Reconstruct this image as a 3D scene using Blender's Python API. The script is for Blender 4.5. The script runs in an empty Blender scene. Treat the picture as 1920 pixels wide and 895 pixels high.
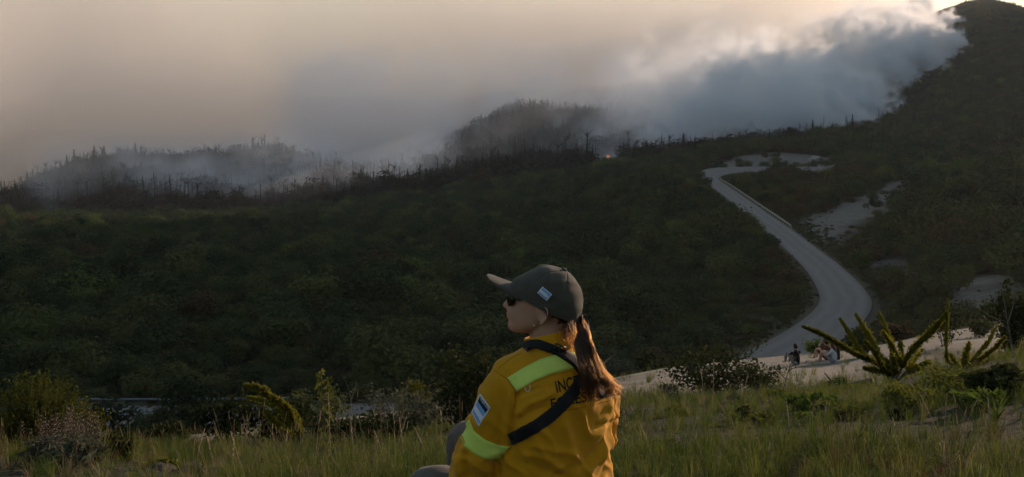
import bpy, bmesh, math, random
import numpy as np
from mathutils import Vector, Matrix
from mathutils.bvhtree import BVHTree

# ------------------------------------------------------------------ camera, sky, sun, exposure
scene = bpy.context.scene
COL = scene.collection
F = 2133.0                       # focal length in photo pixels (photo is 1920 wide)
PITCH = math.atan((447.5 - 215) / F)
cam_d = bpy.data.cameras.new('camera')
cam_d.sensor_width = 36.0
cam_d.lens = F / 1920 * 36.0
cam_d.clip_start = 0.1
cam_d.clip_end = 30000
cam = bpy.data.objects.new('camera', cam_d)
COL.objects.link(cam)
cam.location = (0, 0, 0)
cam.rotation_euler = (math.pi / 2 - PITCH, 0, 0)
scene.camera = cam

SUN_AZ, SUN_EL = 46.0, 14.5      # degrees, azimuth clockwise from the view direction (+Y)
world = bpy.data.worlds.new('World')
scene.world = world
world.use_nodes = True
wn, wl = world.node_tree.nodes, world.node_tree.links
sky = wn.new('ShaderNodeTexSky')
sky.sky_type = 'NISHITA'
sky.sun_disc = False
sky.sun_elevation = math.radians(SUN_EL)
sky.altitude = 600
sky.sun_rotation = math.radians(SUN_AZ)
sky.air_density, sky.dust_density, sky.ozone_density = 1.6, 0.4, 1.5
bg = wn['Background']
bg.inputs['Strength'].default_value = 0.10
wl.new(sky.outputs['Color'], bg.inputs['Color'])

sun_d = bpy.data.lights.new('sun', 'SUN')
sun_d.energy = 5.0
sun_d.angle = math.radians(0.6)
sun_d.color = (1.0, 0.74, 0.56)
sun = bpy.data.objects.new('sun', sun_d)
COL.objects.link(sun)
_a, _e = math.radians(SUN_AZ), math.radians(SUN_EL)
SUN_DIR = Vector((math.sin(_a) * math.cos(_e), math.cos(_a) * math.cos(_e), math.sin(_e)))
sun.rotation_euler = SUN_DIR.to_track_quat('Z', 'Y').to_euler()
sun.location = SUN_DIR * 100

scene.view_settings.view_transform = 'Standard'
scene.view_settings.look = 'None'
scene.view_settings.exposure = 0.33
scene.view_settings.gamma = 1.0
scene.view_settings.use_curve_mapping = False
scene.cycles.volume_step_rate = 1.6
scene.cycles.volume_max_steps = 320
scene.cycles.volume_bounces = 14
scene.cycles.max_bounces = 16
scene.cycles.transparent_max_bounces = 12

# ------------------------------------------------------------------ helpers
R = random.Random(7)
NR = np.random.default_rng(7)
_CT, _ST = math.cos(PITCH), math.sin(PITCH)


def P(px, py, Y):
    """world point at depth Y that stands on the sight line of a photo pixel"""
    sx, sy = (px - 960) / F, (447.5 - py) / F
    t = Y / (_CT + sy * _ST)
    return Vector((t * sx, Y, t * (-_ST + sy * _CT)))


def tag(o, label=None, cat=None, group=None, kind=None):
    if label: o['label'] = label
    if cat: o['category'] = cat
    if group: o['group'] = group
    if kind: o['kind'] = kind
    return o


def link(o, parent=None):
    COL.objects.link(o)
    if parent is not None:
        o.parent = parent
    return o


def empty(name, loc, label, cat, group=None):
    o = bpy.data.objects.new(name, None)
    o.empty_display_size = 0.2
    o.location = loc
    COL.objects.link(o)
    return tag(o, label, cat, group)


class MB:
    """collects vertices and faces, with a material slot per face"""
    def __init__(s):
        s.v, s.f, s.m, s.c = [], [], [], []

    def add(s, vs, fs, m=0, c=None):
        b = len(s.v)
        s.v.extend([tuple(p) for p in vs])
        s.f.extend([tuple(i + b for i in f) for f in fs])
        s.m.extend([m] * len(fs))
        if c is not None:
            s.c.extend([c] * len(vs))

    def tube(s, pts, rad, n=5, m=0, cap=True, c=None):
        pts = [Vector(p) for p in pts]
        k = len(pts)
        if not hasattr(rad, '__len__'):
            rad = [rad] * k
        vs, fs = [], []
        up = Vector((0.31, 0.17, 0.93)).normalized()
        for i, p in enumerate(pts):
            d = (pts[min(i + 1, k - 1)] - pts[max(i - 1, 0)])
            if d.length < 1e-9: d = Vector((0, 0, 1))
            d.normalize()
            a = d.cross(up)
            if a.length < 1e-3: a = d.cross(Vector((1, 0, 0)))
            a.normalize()
            b = d.cross(a)
            for j in range(n):
                t = 2 * math.pi * j / n
                vs.append(p + (a * math.cos(t) + b * math.sin(t)) * rad[i])
        for i in range(k - 1):
            for j in range(n):
                fs.append((i * n + j, i * n + (j + 1) % n, (i + 1) * n + (j + 1) % n, (i + 1) * n + j))
        if cap:
            fs.append(tuple(range(n - 1, -1, -1)))
            fs.append(tuple(range((k - 1) * n, k * n)))
        s.add(vs, fs, m, c)

    def mesh(s, name, mats, smooth=True):
        me = bpy.data.meshes.new(name)
        me.from_pydata(s.v, [], s.f)
        for mt in (mats if isinstance(mats, (list, tuple)) else [mats]):
            me.materials.append(mt)
        if len(set(s.m)) > 1:
            me.polygons.foreach_set('material_index', s.m)
        me.polygons.foreach_set('use_smooth', [smooth] * len(s.f))
        if s.c and len(s.c) == len(s.v):
            at = me.attributes.new('tone', 'FLOAT', 'POINT')
            at.data.foreach_set('value', s.c)
        me.update()
        return me

    def obj(s, name, mats, parent=None, smooth=True):
        return link(bpy.data.objects.new(name, s.mesh(name, mats, smooth)), parent)


# ------------------------------------------------------------------ materials
class NT:
    def __init__(s, name, rough=0.9, spec=0.2):
        s.mat = bpy.data.materials.new(name)
        s.mat.use_nodes = True
        s.n, s.l = s.mat.node_tree.nodes, s.mat.node_tree.links
        s.b = s.n['Principled BSDF']
        s.b.inputs['Roughness'].default_value = rough
        s.b.inputs['Specular IOR Level'].default_value = spec
        s.out = s.n['Material Output']

    def node(s, t, **kw):
        n = s.n.new(t)
        for k, v in kw.items():
            setattr(n, k, v)
        return n

    def set(s, n, **kw):
        for k, v in kw.items():
            n.inputs[k.replace('_', ' ')].default_value = v
        return n

    def noise(s, scale, detail=4, rough=0.55, coord='Object', dim='3D'):
        tc = s.node('ShaderNodeTexCoord')
        n = s.node('ShaderNodeTexNoise', noise_dimensions=dim)
        s.set(n, Scale=scale, Detail=detail, Roughness=rough)
        s.l.new(tc.outputs[coord], n.inputs['Vector'])
        return n.outputs['Fac']

    def ramp(s, fac, stops):
        r = s.node('ShaderNodeValToRGB')
        e = r.color_ramp.elements
        while len(e) > len(stops): e.remove(e[-1])
        while len(e) < len(stops): e.new(0.5)
        for k, (p, c) in enumerate(stops):
            e[k].position = p
            e[k].color = (*c, 1) if len(c) == 3 else c
        s.l.new(fac, r.inputs['Fac'])
        return r.outputs['Color']

    def mix(s, fac, a, b, mode='MIX'):
        m = s.node('ShaderNodeMix', data_type='RGBA', blend_type=mode)
        for i, v in ((0, fac), (6, a), (7, b)):
            if isinstance(v, (int, float)): m.inputs[i].default_value = v
            elif isinstance(v, tuple): m.inputs[i].default_value = (*v, 1)
            else: s.l.new(v, m.inputs[i])
        return m.outputs[2]

    def math(s, op, a, b=0.0):
        m = s.node('ShaderNodeMath', operation=op)
        for i, v in ((0, a), (1, b)):
            if isinstance(v, (int, float)): m.inputs[i].default_value = v
            else: s.l.new(v, m.inputs[i])
        return m.outputs[0]

    def attr(s, name, out='Fac'):
        a = s.node('ShaderNodeAttribute', attribute_name=name)
        return a.outputs[out]

    def color(s, c):
        if isinstance(c, tuple): s.b.inputs['Base Color'].default_value = (*c, 1)
        else: s.l.new(c, s.b.inputs['Base Color'])
        return s

    def bump(s, h, strength=0.3, dist=0.02):
        b = s.node('ShaderNodeBump')
        b.inputs['Strength'].default_value = strength
        b.inputs['Distance'].default_value = dist
        s.l.new(h, b.inputs['Height'])
        s.l.new(b.outputs['Normal'], s.b.inputs['Normal'])
        return s


def leaf_mat(name, dark, light, trans=0.25, rnd=0.5, rough=0.85):
    """foliage: colour drifts from clump to clump and plant to plant, and lets some light through"""
    t = NT(name, rough, 0.06)
    oi = t.node('ShaderNodeObjectInfo')
    tone = t.attr('tone')
    fac = t.math('ADD', t.math('MULTIPLY', oi.outputs['Random'], rnd), t.math('MULTIPLY', tone, 1 - rnd))
    c = t.ramp(fac, [(0.1, dark), (0.9, light)])
    t.color(c)
    tr = t.node('ShaderNodeBsdfTranslucent')
    t.l.new(c, tr.inputs['Color'])
    mx = t.node('ShaderNodeMixShader')
    mx.inputs[0].default_value = trans
    t.l.new(t.b.outputs[0], mx.inputs[1])
    t.l.new(tr.outputs[0], mx.inputs[2])
    t.l.new(mx.outputs[0], t.out.inputs['Surface'])
    return t.mat


def plain(name, c, rough=0.8, spec=0.25, var=0.25, scale=12.0, bump=0.0, bscale=60.0):
    t = NT(name, rough, spec)
    if var:
        d = tuple(max(0, x * (1 - var)) for x in c)
        l = tuple(x * (1 + var) for x in c)
        t.color(t.ramp(t.noise(scale), [(0.3, d), (0.7, l)]))
    else:
        t.color(c)
    if bump:
        t.bump(t.noise(bscale, 3), bump, 0.01)
    return t.mat
# ------------------------------------------------------------------ terrain
# height control points: columns in and beside the view, (depth, photo row of the bare ground there)
_near = [(0.4, 7000), (1.2, 2500), (2.2, 1455)]
COLS = {
    -500: [(3.3, 1050), (5, 905), (8, 868), (12, 845), (25, 850), (45, 840), (60, 832), (75, 840), (88, 815), (95, 782), (120, 704), (150, 628), (200, 556), (300, 485), (450, 438), (600, 421), (730, 404), (1000, 395), (1300, 385), (2000, 330), (3500, 200), (6000, 190)],
    0: [(3.3, 1050), (5, 905), (8, 868), (12, 845), (25, 850), (45, 842), (60, 836), (75, 842), (88, 815), (95, 782), (120, 704), (150, 628), (200, 556), (300, 485), (450, 438), (600, 421), (730, 404), (1000, 400), (1300, 395), (2000, 330), (3500, 150), (6000, 190)],
    140: [(730, 402), (1000, 352), (1200, 336), (1500, 345), (3500, 130)],
    250: [(3.3, 1050), (5, 905), (8, 872), (12, 848), (25, 845), (35, 832), (45, 828), (60, 832), (75, 840), (88, 815), (95, 781), (120, 704), (150, 628), (200, 556), (300, 484), (450, 437), (600, 420), (730, 402), (1000, 345), (1200, 318), (1500, 335), (2000, 320), (3500, 180), (6000, 190)],
    500: [(3.3, 1050), (5, 905), (8, 865), (12, 842), (25, 828), (45, 806), (60, 805), (75, 815), (88, 808), (95, 778), (120, 702), (150, 625), (200, 554), (300, 482), (450, 433), (600, 414), (730, 402), (1000, 340), (1200, 303), (1500, 325), (2000, 310), (3500, 190), (6000, 190)],
    750: [(3.3, 1050), (5, 905), (8, 860), (12, 830), (25, 790), (45, 774), (60, 778), (75, 795), (88, 800), (95, 776), (120, 698), (150, 622), (200, 550), (300, 475), (450, 424), (600, 400), (730, 375), (1000, 340), (1200, 335), (1500, 320), (2000, 250), (3500, 190), (6000, 190)],
    880: [(1000, 315), (1200, 275), (1500, 260), (2000, 195)],
    960: [(3.3, 1050), (5, 905), (8, 845), (12, 800), (25, 765), (45, 750), (60, 750), (75, 765), (88, 775), (95, 765), (120, 692), (150, 616), (200, 543), (300, 460), (450, 402), (600, 370), (730, 345), (1000, 298), (1200, 222), (1500, 240), (2000, 185), (3500, 190), (6000, 190)],
    1060: [(1000, 300), (1200, 235), (1500, 225), (2000, 180)],
    1200: [(3.3, 1050), (5, 895), (8, 812), (12, 768), (16, 752), (25, 738), (35, 722), (45, 708), (55, 700), (62, 702), (75, 725), (90, 745), (97, 738), (120, 672), (150, 598), (200, 520), (300, 420), (450, 348), (600, 322), (730, 310), (1000, 288), (1200, 248), (1500, 215), (2000, 160), (3500, 190), (6000, 190)],
    1400: [(3.3, 1050), (5, 890), (8, 800), (12, 758), (16, 748), (25, 728), (35, 708), (45, 690), (52, 676), (58, 674), (70, 695), (85, 715), (100, 712), (120, 668), (150, 582), (200, 495), (300, 395), (450, 333), (490, 325), (600, 293), (730, 281), (1000, 262), (1200, 232), (1500, 190), (2000, 110), (3500, 190), (6000, 190)],
    1500: [(3.3, 1050), (5, 885), (8, 795), (12, 752), (16, 744), (25, 722), (35, 705), (45, 683), (52, 665), (57, 663), (70, 683), (85, 695), (100, 685), (120, 657), (150, 572), (200, 490), (300, 400), (450, 328), (490, 322), (600, 293), (730, 268), (1000, 248), (1200, 210), (1500, 155), (2000, 70), (3500, 190)],
    1600: [(3.3, 1050), (5, 880), (8, 785), (12, 742), (16, 735), (25, 718), (35, 702), (45, 680), (52, 658), (57, 655), (70, 672), (85, 680), (100, 672), (120, 650), (138, 595), (150, 565), (200, 492), (250, 425), (300, 390), (450, 332), (500, 320), (600, 290), (730, 262), (1000, 225), (1200, 180), (1500, 115), (2000, 60)],
    1750: [(3.3, 1050), (5, 875), (8, 772), (12, 718), (15, 704), (25, 700), (35, 678), (45, 650), (55, 628), (62, 622), (75, 632), (100, 608), (120, 575), (150, 530), (200, 470), (250, 400), (300, 368), (340, 350), (450, 338), (600, 288), (730, 250), (1000, 188), (1200, 120), (1500, 48), (1750, 45), (2200, 130)],
    1845: [(1200, 96), (1500, 16), (1700, 35), (2200, 130)],
    1920: [(3.3, 1050), (5, 868), (8, 755), (12, 688), (14, 674), (18, 680), (25, 690), (35, 668), (45, 640), (55, 612), (65, 602), (80, 595), (100, 560), (150, 500), (200, 448), (250, 395), (300, 368), (340, 355), (450, 332), (600, 280), (730, 230), (1000, 150), (1200, 88), (1500, 36), (1700, 55), (2200, 130)],
    2010: [(1200, 60), (1500, 20), (1700, 30)],
    2150: [(700, 190), (900, 20), (1100, -70), (1320, -150), (1550, -130), (1900, 20)],  # from here on an unseen peak, raised to keep the sun off the valley
    2330: [(500, 235), (640, -30), (775, -320), (950, -400), (1200, -340), (1500, -160)],
    2500: [(3.3, 1050), (5, 850), (8, 720), (12, 650), (18, 640), (25, 640), (45, 590), (65, 560), (100, 500), (200, 420), (340, 320), (500, 110), (600, -140), (700, -310), (850, -390), (1100, -360), (1400, -190), (2000, 0)],
}
ROAD = [(-420, 779, 93.5), (-100, 780.5, 93.3), (250, 781, 93.2), (500, 779, 93.7), (750, 776, 94.5), (960, 768, 96), (1200, 743, 100), (1350, 712, 107), (1430, 683, 114), (1480, 656, 121), (1530, 626, 130), (1566, 598, 139.5), (1585, 570, 150), (1578, 545, 161.6), (1546, 505, 184), (1500, 465, 213), (1440, 417, 265), (1390, 379, 326), (1352, 351, 393), (1330, 336, 443), (1334, 328.5, 471), (1362, 323.5, 493), (1420, 321, 503), (1490, 321, 503), (1555, 323, 494), (1640, 327, 480)]

cp = []                                        # theta, ln r, z/r
def _c(px, py, Y):
    p = P(px, py, Y)
    r = math.hypot(p.x, p.y)
    cp.append((math.atan2(p.x, p.y), math.log(r), p.z / r))
for px, rows in COLS.items():
    for Y, py in rows: _c(px, py, Y)
    if len(rows) > 8:
        for Y, py in _near: cp.append((math.atan((px - 960) / F), math.log(Y), -1.27 / Y))
for px, py, Y in ROAD: _c(px, py, Y)
for th, lst in {46: [(100, -12), (300, 0), (500, 35), (700, 110), (900, 140), (1300, 150)], 42: [(300, 8), (500, 70), (715, 172), (900, 195), (1300, 190)], 39: [(300, 12), (500, 90), (740, 200), (900, 250), (1200, 240)], 58: [(0.5, -1.27), (3, -1.25), (8, -1.6), (20, -3), (60, -9), (100, -12), (400, 0), (800, 60), (1300, 130), (2000, 160), (4000, 150)],  # unseen ridge beyond the right edge: shades the valley, leaves the woman in sun
                100: [(0.5, -1.27), (3, -1.2), (10, -1), (50, 0), (300, 15), (1500, 180), (4000, 150)],
                180: [(0.5, -1.27), (3, -1.1), (10, -0.4), (50, 4), (300, 35), (1500, 180), (4000, 150)],
                -58: [(0.5, -1.27), (3, -1.3), (8, -2.3), (20, -5), (60, -16), (100, -24), (400, -44), (1000, -70), (2500, -20), (5000, 150)],
                -100: [(0.5, -1.27), (3, -1.25), (10, -1.6), (50, -6), (300, -20), (1500, -20), (4000, 100)]}.items():
    for r, z in lst:
        for w in ((0,) if abs(th) < 100 else (0, -360 if th > 0 else 360)):
            cp.append((math.radians(th + w), math.log(r), z / r))
cp = np.array(cp)
_X = np.stack([cp[:, 0] * 4.0, cp[:, 1]], 1)
def _phi(d2): return 0.5 * d2 * np.log(d2 + 1e-12)
_d2 = ((_X[:, None] - _X[None]) ** 2).sum(-1)
_n = len(_X)
_A = np.zeros((_n + 3, _n + 3))
_A[:_n, :_n] = _phi(_d2) + np.eye(_n) * 2e-3
_A[:_n, _n] = _A[_n, :_n] = 1
_A[:_n, _n + 1:] = _X
_A[_n + 1:, :_n] = _X.T
_w = np.linalg.solve(_A, np.concatenate([cp[:, 2], np.zeros(3)]))
def tps(th, lr):
    q = np.stack([th * 4.0, lr], -1).reshape(-1, 2)
    out = np.empty(len(q))
    for k in range(0, len(q), 4000):
        b = q[k:k + 4000]
        d2 = ((b[:, None] - _X[None]) ** 2).sum(-1)
        out[k:k + 4000] = _phi(d2) @ _w[:_n] + _w[_n] + b @ _w[_n + 1:]
    return out.reshape(th.shape)

# polar grid: fine inside the view, coarse around
_thv = np.concatenate([np.linspace(-math.pi, -0.62, 60, endpoint=False), np.linspace(-0.62, 0.75, 480), np.linspace(0.75, math.pi, 60)[1:]])
_lrv = np.linspace(math.log(0.35), math.log(7000), 800)
TH, LR = np.meshgrid(_thv, _lrv, indexing='ij')
RR = np.exp(LR)
S = tps(TH, LR)
GX, GY = RR * np.sin(TH), RR * np.cos(TH)
GZ = S * RR


def vnoise(x, y, scale, seed=0, octaves=4):
    """value noise on numpy arrays"""
    out = np.zeros_like(x, dtype=float)
    amp, tot = 1.0, 0.0
    for o in range(octaves):
        xs, ys = x / scale * 2 ** o, y / scale * 2 ** o
        xi, yi = np.floor(xs).astype(np.int64), np.floor(ys).astype(np.int64)
        fx, fy = xs - xi, ys - yi
        fx, fy = fx * fx * (3 - 2 * fx), fy * fy * (3 - 2 * fy)
        def h(a, b):
            n = (a * 374761393 + b * 668265263 + (seed + o * 17) * 1442695041) & 0xffffffff
            n = ((n ^ (n >> 13)) * 1274126177) & 0xffffffff
            return ((n ^ (n >> 16)) & 0xffff) / 65535.0
        v = (h(xi, yi) * (1 - fx) + h(xi + 1, yi) * fx) * (1 - fy) + (h(xi, yi + 1) * (1 - fx) + h(xi + 1, yi + 1) * fx) * fy
        out += (v - 0.5) * 2 * amp
        tot += amp
        amp *= 0.5
    return out / tot

def sstep(a, b, x):
    t = np.clip((x - a) / (b - a), 0, 1)
    return t * t * (3 - 2 * t)

# road centre line, resampled
_rp = np.array([tuple(P(*r)) for r in ROAD])
def resample(pts, step):
    pts = np.asarray(pts, float)
    # Catmull-Rom then even spacing
    out = []
    for i in range(len(pts) - 1):
        p0, p1, p2, p3 = pts[max(i - 1, 0)], pts[i], pts[i + 1], pts[min(i + 2, len(pts) - 1)]
        for t in np.linspace(0, 1, 24, endpoint=False):
            out.append(0.5 * ((2 * p1) + (-p0 + p2) * t + (2 * p0 - 5 * p1 + 4 * p2 - p3) * t ** 2 + (-p0 + 3 * p1 - 3 * p2 + p3) * t ** 3))
    out.append(pts[-1])
    out = np.array(out)
    s = np.concatenate([[0], np.cumsum(np.linalg.norm(np.diff(out, axis=0), axis=1))])
    q = np.arange(0, s[-1], step)
    return np.stack([np.interp(q, s, out[:, k]) for k in range(3)], 1)
ROADC = resample(_rp, 2.0)
def smooth1(a, n):
    k = np.ones(n) / n
    return np.convolve(np.pad(a, (n // 2, n // 2), 'edge'), k, 'valid')[:len(a)]
ROADC[:, 2] = smooth1(ROADC[:, 2], 21)
ROAD_HALF = np.interp(ROADC[:, 1], [90, 120, 150, 200, 300, 430, 490], [3.4, 3.5, 3.4, 3.1, 2.9, 3.2, 5.6])

def road_dist(x, y):
    """distance to the road centre line and the road height there"""
    x, y = np.asarray(x, float), np.asarray(y, float)
    q = np.stack([x.ravel(), y.ravel()], 1)
    d = np.full(len(q), 1e9); z = np.zeros(len(q)); hw = np.full(len(q), 4.0)
    near = np.where((q[:, 1] > 70) & (q[:, 1] < 560) & (np.abs(q[:, 0]) < 400))[0]
    for k in range(0, len(near), 4000):
        b = q[near[k:k + 4000]]
        dd = ((b[:, None] - ROADC[None, :, :2]) ** 2).sum(-1)
        j = dd.argmin(1)
        d[near[k:k + 4000]] = np.sqrt(dd[np.arange(len(b)), j])
        z[near[k:k + 4000]] = ROADC[j, 2]
        hw[near[k:k + 4000]] = ROAD_HALF[j]
    return d.reshape(x.shape), z.reshape(x.shape), hw.reshape(x.shape)

# relief on top of the smooth shape
GZ += vnoise(GX, GY, 1.3, 3, 3) * 0.06 * sstep(3.2, 5, RR) * sstep(60, 25, RR)
GZ += vnoise(GX, GY, 9, 5, 4) * 0.28 * sstep(8, 20, RR) * sstep(300, 100, RR)
GZ += vnoise(GX, GY, 60, 8, 4) * 2.2 * sstep(120, 300, RR)
GZ += vnoise(GX, GY, 220, 11, 5) * 11 * sstep(500, 1000, RR)
_rd, _rz, _rh = road_dist(GX, GY)
_bl = sstep(_rh + 8, _rh + 2.6, _rd)
GZ = GZ * (1 - _bl) + (_rz - 0.22) * _bl
S = GZ / RR

def ground(x, y):
    """terrain height (bilinear in the polar grid)"""
    x, y = np.asarray(x, float), np.asarray(y, float)
    th, lr = np.arctan2(x, y), np.log(np.maximum(np.hypot(x, y), 0.36))
    i = np.clip(np.searchsorted(_thv, th) - 1, 0, len(_thv) - 2)
    fi = (th - _thv[i]) / (_thv[i + 1] - _thv[i])
    dl = _lrv[1] - _lrv[0]
    jf = np.clip((lr - _lrv[0]) / dl, 0, len(_lrv) - 1.001)
    j = jf.astype(int); fj = jf - j
    fi = np.clip(fi, 0, 1)
    return (GZ[i, j] * (1 - fi) + GZ[i + 1, j] * fi) * (1 - fj) + (GZ[i, j + 1] * (1 - fi) + GZ[i + 1, j + 1] * fi) * fj

def gz(x, y): return float(ground(np.array([x]), np.array([y]))[0])
def ground_at_px(px, Y):
    x = (px - 960) / F * Y
    return Vector((x, Y, gz(x, Y)))

# where the ground is bare: sand and gravel, as patches of world ground (corners given by sight line and depth)
def poly(*pts):
    return np.array([((px - 960) / F * Y, Y) for px, Y in pts])
SAND = [  # dune, sand banks
    poly((1120, 19), (1150, 34), (1165, 52), (1300, 63), (1440, 63), (1560, 64), (1640, 62), (1700, 58), (1760, 68), (1840, 76), (1950, 84), (2100, 84), (2100, 44), (1930, 38), (1760, 42), (1690, 34), (1600, 25), (1500, 20), (1400, 17.5), (1250, 17.5)),
    poly((200, 26), (215, 43), (300, 47), (370, 49), (440, 49), (430, 34), (330, 25)),
    poly((560, 38), (600, 50), (720, 52), (830, 54), (850, 40), (740, 32), (640, 32)),
]
def at_px(px, py):
    """bare ground seen along a sight line"""
    Y = np.exp(np.linspace(math.log(60), math.log(1500), 1500))
    x = (px - 960) / F * Y
    z = ground(x, Y)
    row = 447.5 - F * (Y * _ST + z * _CT) / (Y * _CT - z * _ST)
    hit_ = np.where(row <= py)[0]
    k = hit_[0] if len(hit_) else -1
    return x[k], Y[k]
def spoly(*pts): return np.array([at_px(*p) for p in pts])
GRAVEL = [  # cuttings, quarry floor, slides
    spoly((1490, 432), (1530, 405), (1565, 385), (1602, 378), (1650, 352), (1690, 338), (1765, 341), (1745, 358), (1695, 378), (1665, 398), (1622, 412), (1585, 455), (1522, 452)),
    spoly((1305, 318), (1340, 306), (1380, 298), (1450, 286), (1530, 290), (1590, 303), (1588, 317), (1500, 315), (1400, 316)),
    spoly((1618, 492), (1690, 482), (1712, 512), (1738, 556), (1700, 556), (1662, 512)),
    spoly((1775, 555), (1830, 522), (1880, 518), (1905, 545), (1880, 575), (1810, 578)),
    spoly((1885, 337), (1900, 328), (1990, 322), (1990, 342)),
]
CLEAR = [
    spoly((1345, 334), (1420, 325), (1560, 327), (1560, 338), (1430, 338), (1350, 346)),  # ground in front of the cuttings where only low growth stands
    spoly((1470, 455), (1500, 425), (1680, 395), (1770, 362), (1775, 385), (1690, 425), (1620, 450), (1590, 490), (1500, 480)),
]
def inpoly(x, y, pg):
    c = np.zeros(x.shape, bool)
    n = len(pg)
    for i in range(n):
        (x1, y1), (x2, y2) = pg[i], pg[(i + 1) % n]
        hit = ((y1 > y) != (y2 > y)) & (x < (x2 - x1) * (y - y1) / (y2 - y1 + 1e-12) + x1)
        c ^= hit
    return c
def pdist(x, y, pg):
    """signed distance-like value: positive inside"""
    d = np.full(x.shape, 1e9)
    n = len(pg)
    for i in range(n):
        (x1, y1), (x2, y2) = pg[i], pg[(i + 1) % n]
        t = np.clip(((x - x1) * (x2 - x1) + (y - y1) * (y2 - y1)) / ((x2 - x1) ** 2 + (y2 - y1) ** 2 + 1e-9), 0, 1)
        d = np.minimum(d, np.hypot(x - x1 - t * (x2 - x1), y - y1 - t * (y2 - y1)))
    return np.where(inpoly(x, y, pg), d, -d)
def masks(x, y):
    x, y = np.asarray(x, float), np.asarray(y, float)
    r = np.hypot(x, y)
    wob = vnoise(x, y, 6, 21, 4)
    sand = np.zeros(x.shape); grav = np.zeros(x.shape)
    for pg in SAND: sand = np.maximum(sand, sstep(-1.5, 1.5, pdist(x, y, pg) + wob * 2.5))
    for pg in GRAVEL: grav = np.maximum(grav, sstep(-4, 4, pdist(x, y, pg) + wob * r * 0.014 + vnoise(x, y, 2.2, 44, 3) * 1.2))
    rd, _, rh = road_dist(x, y)
    verge = sstep(rh + 2.6, rh + 0.6, rd + wob * 1.2)
    burn = sstep(680, 760, r + wob * 30) * sstep(0.30, 0.24, np.arctan2(x, y) + vnoise(x, y, 80, 9, 3) * 0.03)
    return sand, grav, verge, burn

def grid_mesh():
    ni, nj = TH.shape
    me = bpy.data.meshes.new('ground')
    v = np.stack([GX, GY, GZ], -1).reshape(-1, 3)
    i, j = np.meshgrid(np.arange(ni - 1), np.arange(nj - 1), indexing='ij')
    q = np.stack([i * nj + j, i * nj + j + 1, (i + 1) * nj + j + 1, (i + 1) * nj + j], -1).reshape(-1, 4)
    me.vertices.add(len(v)); me.vertices.foreach_set('co', v.ravel())
    me.loops.add(q.size); me.loops.foreach_set('vertex_index', q.ravel())
    me.polygons.add(len(q)); me.polygons.foreach_set('loop_start', np.arange(len(q)) * 4)
    me.polygons.foreach_set('use_smooth', np.ones(len(q), bool))
    me.update(calc_edges=True)
    me.validate()
    for nm, arr in zip(('sand', 'gravel', 'verge', 'burnt'), masks(GX, GY)):
        a = me.attributes.new(nm, 'FLOAT', 'POINT')
        a.data.foreach_set('value', arr.ravel().astype(np.float32))
    return me

def ground_material():
    t = NT('ground', 0.95, 0.1)
    n1, n2, n3 = t.noise(0.35, 6), t.noise(5.0, 6, 0.65), t.noise(0.03, 5)
    soil = t.ramp(n2, [(0.25, (0.030, 0.026, 0.017)), (0.55, (0.060, 0.052, 0.034)), (0.8, (0.12, 0.10, 0.07))])
    green = t.ramp(n1, [(0.3, (0.020, 0.028, 0.010)), (0.7, (0.055, 0.062, 0.022))])
    base = t.mix(t.ramp(n3, [(0.35, (0.3,) * 3), (0.65, (0.8,) * 3)]), soil, green)
    sand = t.ramp(n2, [(0.2, (0.17, 0.15, 0.12)), (0.6, (0.27, 0.24, 0.195)), (0.85, (0.33, 0.30, 0.25))])
    sand = t.mix(t.ramp(t.noise(1.6, 5, 0.7), [(0.60, (0,) * 3), (0.74, (0.65,) * 3)]), sand, (0.10, 0.10, 0.055))
    grav = t.ramp(t.noise(0.9, 7, 0.7), [(0.3, (0.085, 0.080, 0.072)), (0.7, (0.20, 0.185, 0.16))])
    verge = t.ramp(n2, [(0.3, (0.045, 0.046, 0.026)), (0.7, (0.115, 0.100, 0.068))])
    burnt = t.ramp(n1, [(0.3, (0.016, 0.015, 0.016)), (0.75, (0.055, 0.05, 0.05))])
    c = t.mix(t.attr('burnt'), base, burnt)
    c = t.mix(t.attr('verge'), c, verge)
    c = t.mix(t.attr('gravel'), c, grav)
    c = t.mix(t.attr('sand'), c, sand)
    t.color(c)
    t.bump(t.math('ADD', t.math('MULTIPLY', t.noise(7.0, 9, 0.75), .35), t.noise(1.3, 6, .65)), 1.0, 0.22)
    return t.mat
g = link(bpy.data.objects.new('ground', grid_mesh()))
g.data.materials.append(ground_material())
tag(g, kind='structure')

# ------------------------------------------------------------------ gravel road
def ribbon(cen, offs, lift, name, mat):
    """strip along a centre line; offs: list of (side offset, height) per station function"""
    tan = np.gradient(cen[:, :2], axis=0)
    tan /= np.linalg.norm(tan, axis=1, keepdims=True)
    nor = np.stack([tan[:, 1], -tan[:, 0]], 1)
    m = MB(); k = len(offs(0))
    vs = []
    for i in range(len(cen)):
        for o, h in offs(i):
            vs.append((cen[i, 0] + nor[i, 0] * o, cen[i, 1] + nor[i, 1] * o, cen[i, 2] + h + lift))
    fs = [(i * k + j, i * k + j + 1, (i + 1) * k + j + 1, (i + 1) * k + j) for i in range(len(cen) - 1) for j in range(k - 1)]
    m.add(vs, fs)
    me = m.mesh(name, mat)
    a = me.attributes.new('across', 'FLOAT', 'POINT')
    a.data.foreach_set('value', [o / 4.0 for i in range(len(cen)) for o, h in offs(i)])
    return link(bpy.data.objects.new(name, me))
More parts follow.
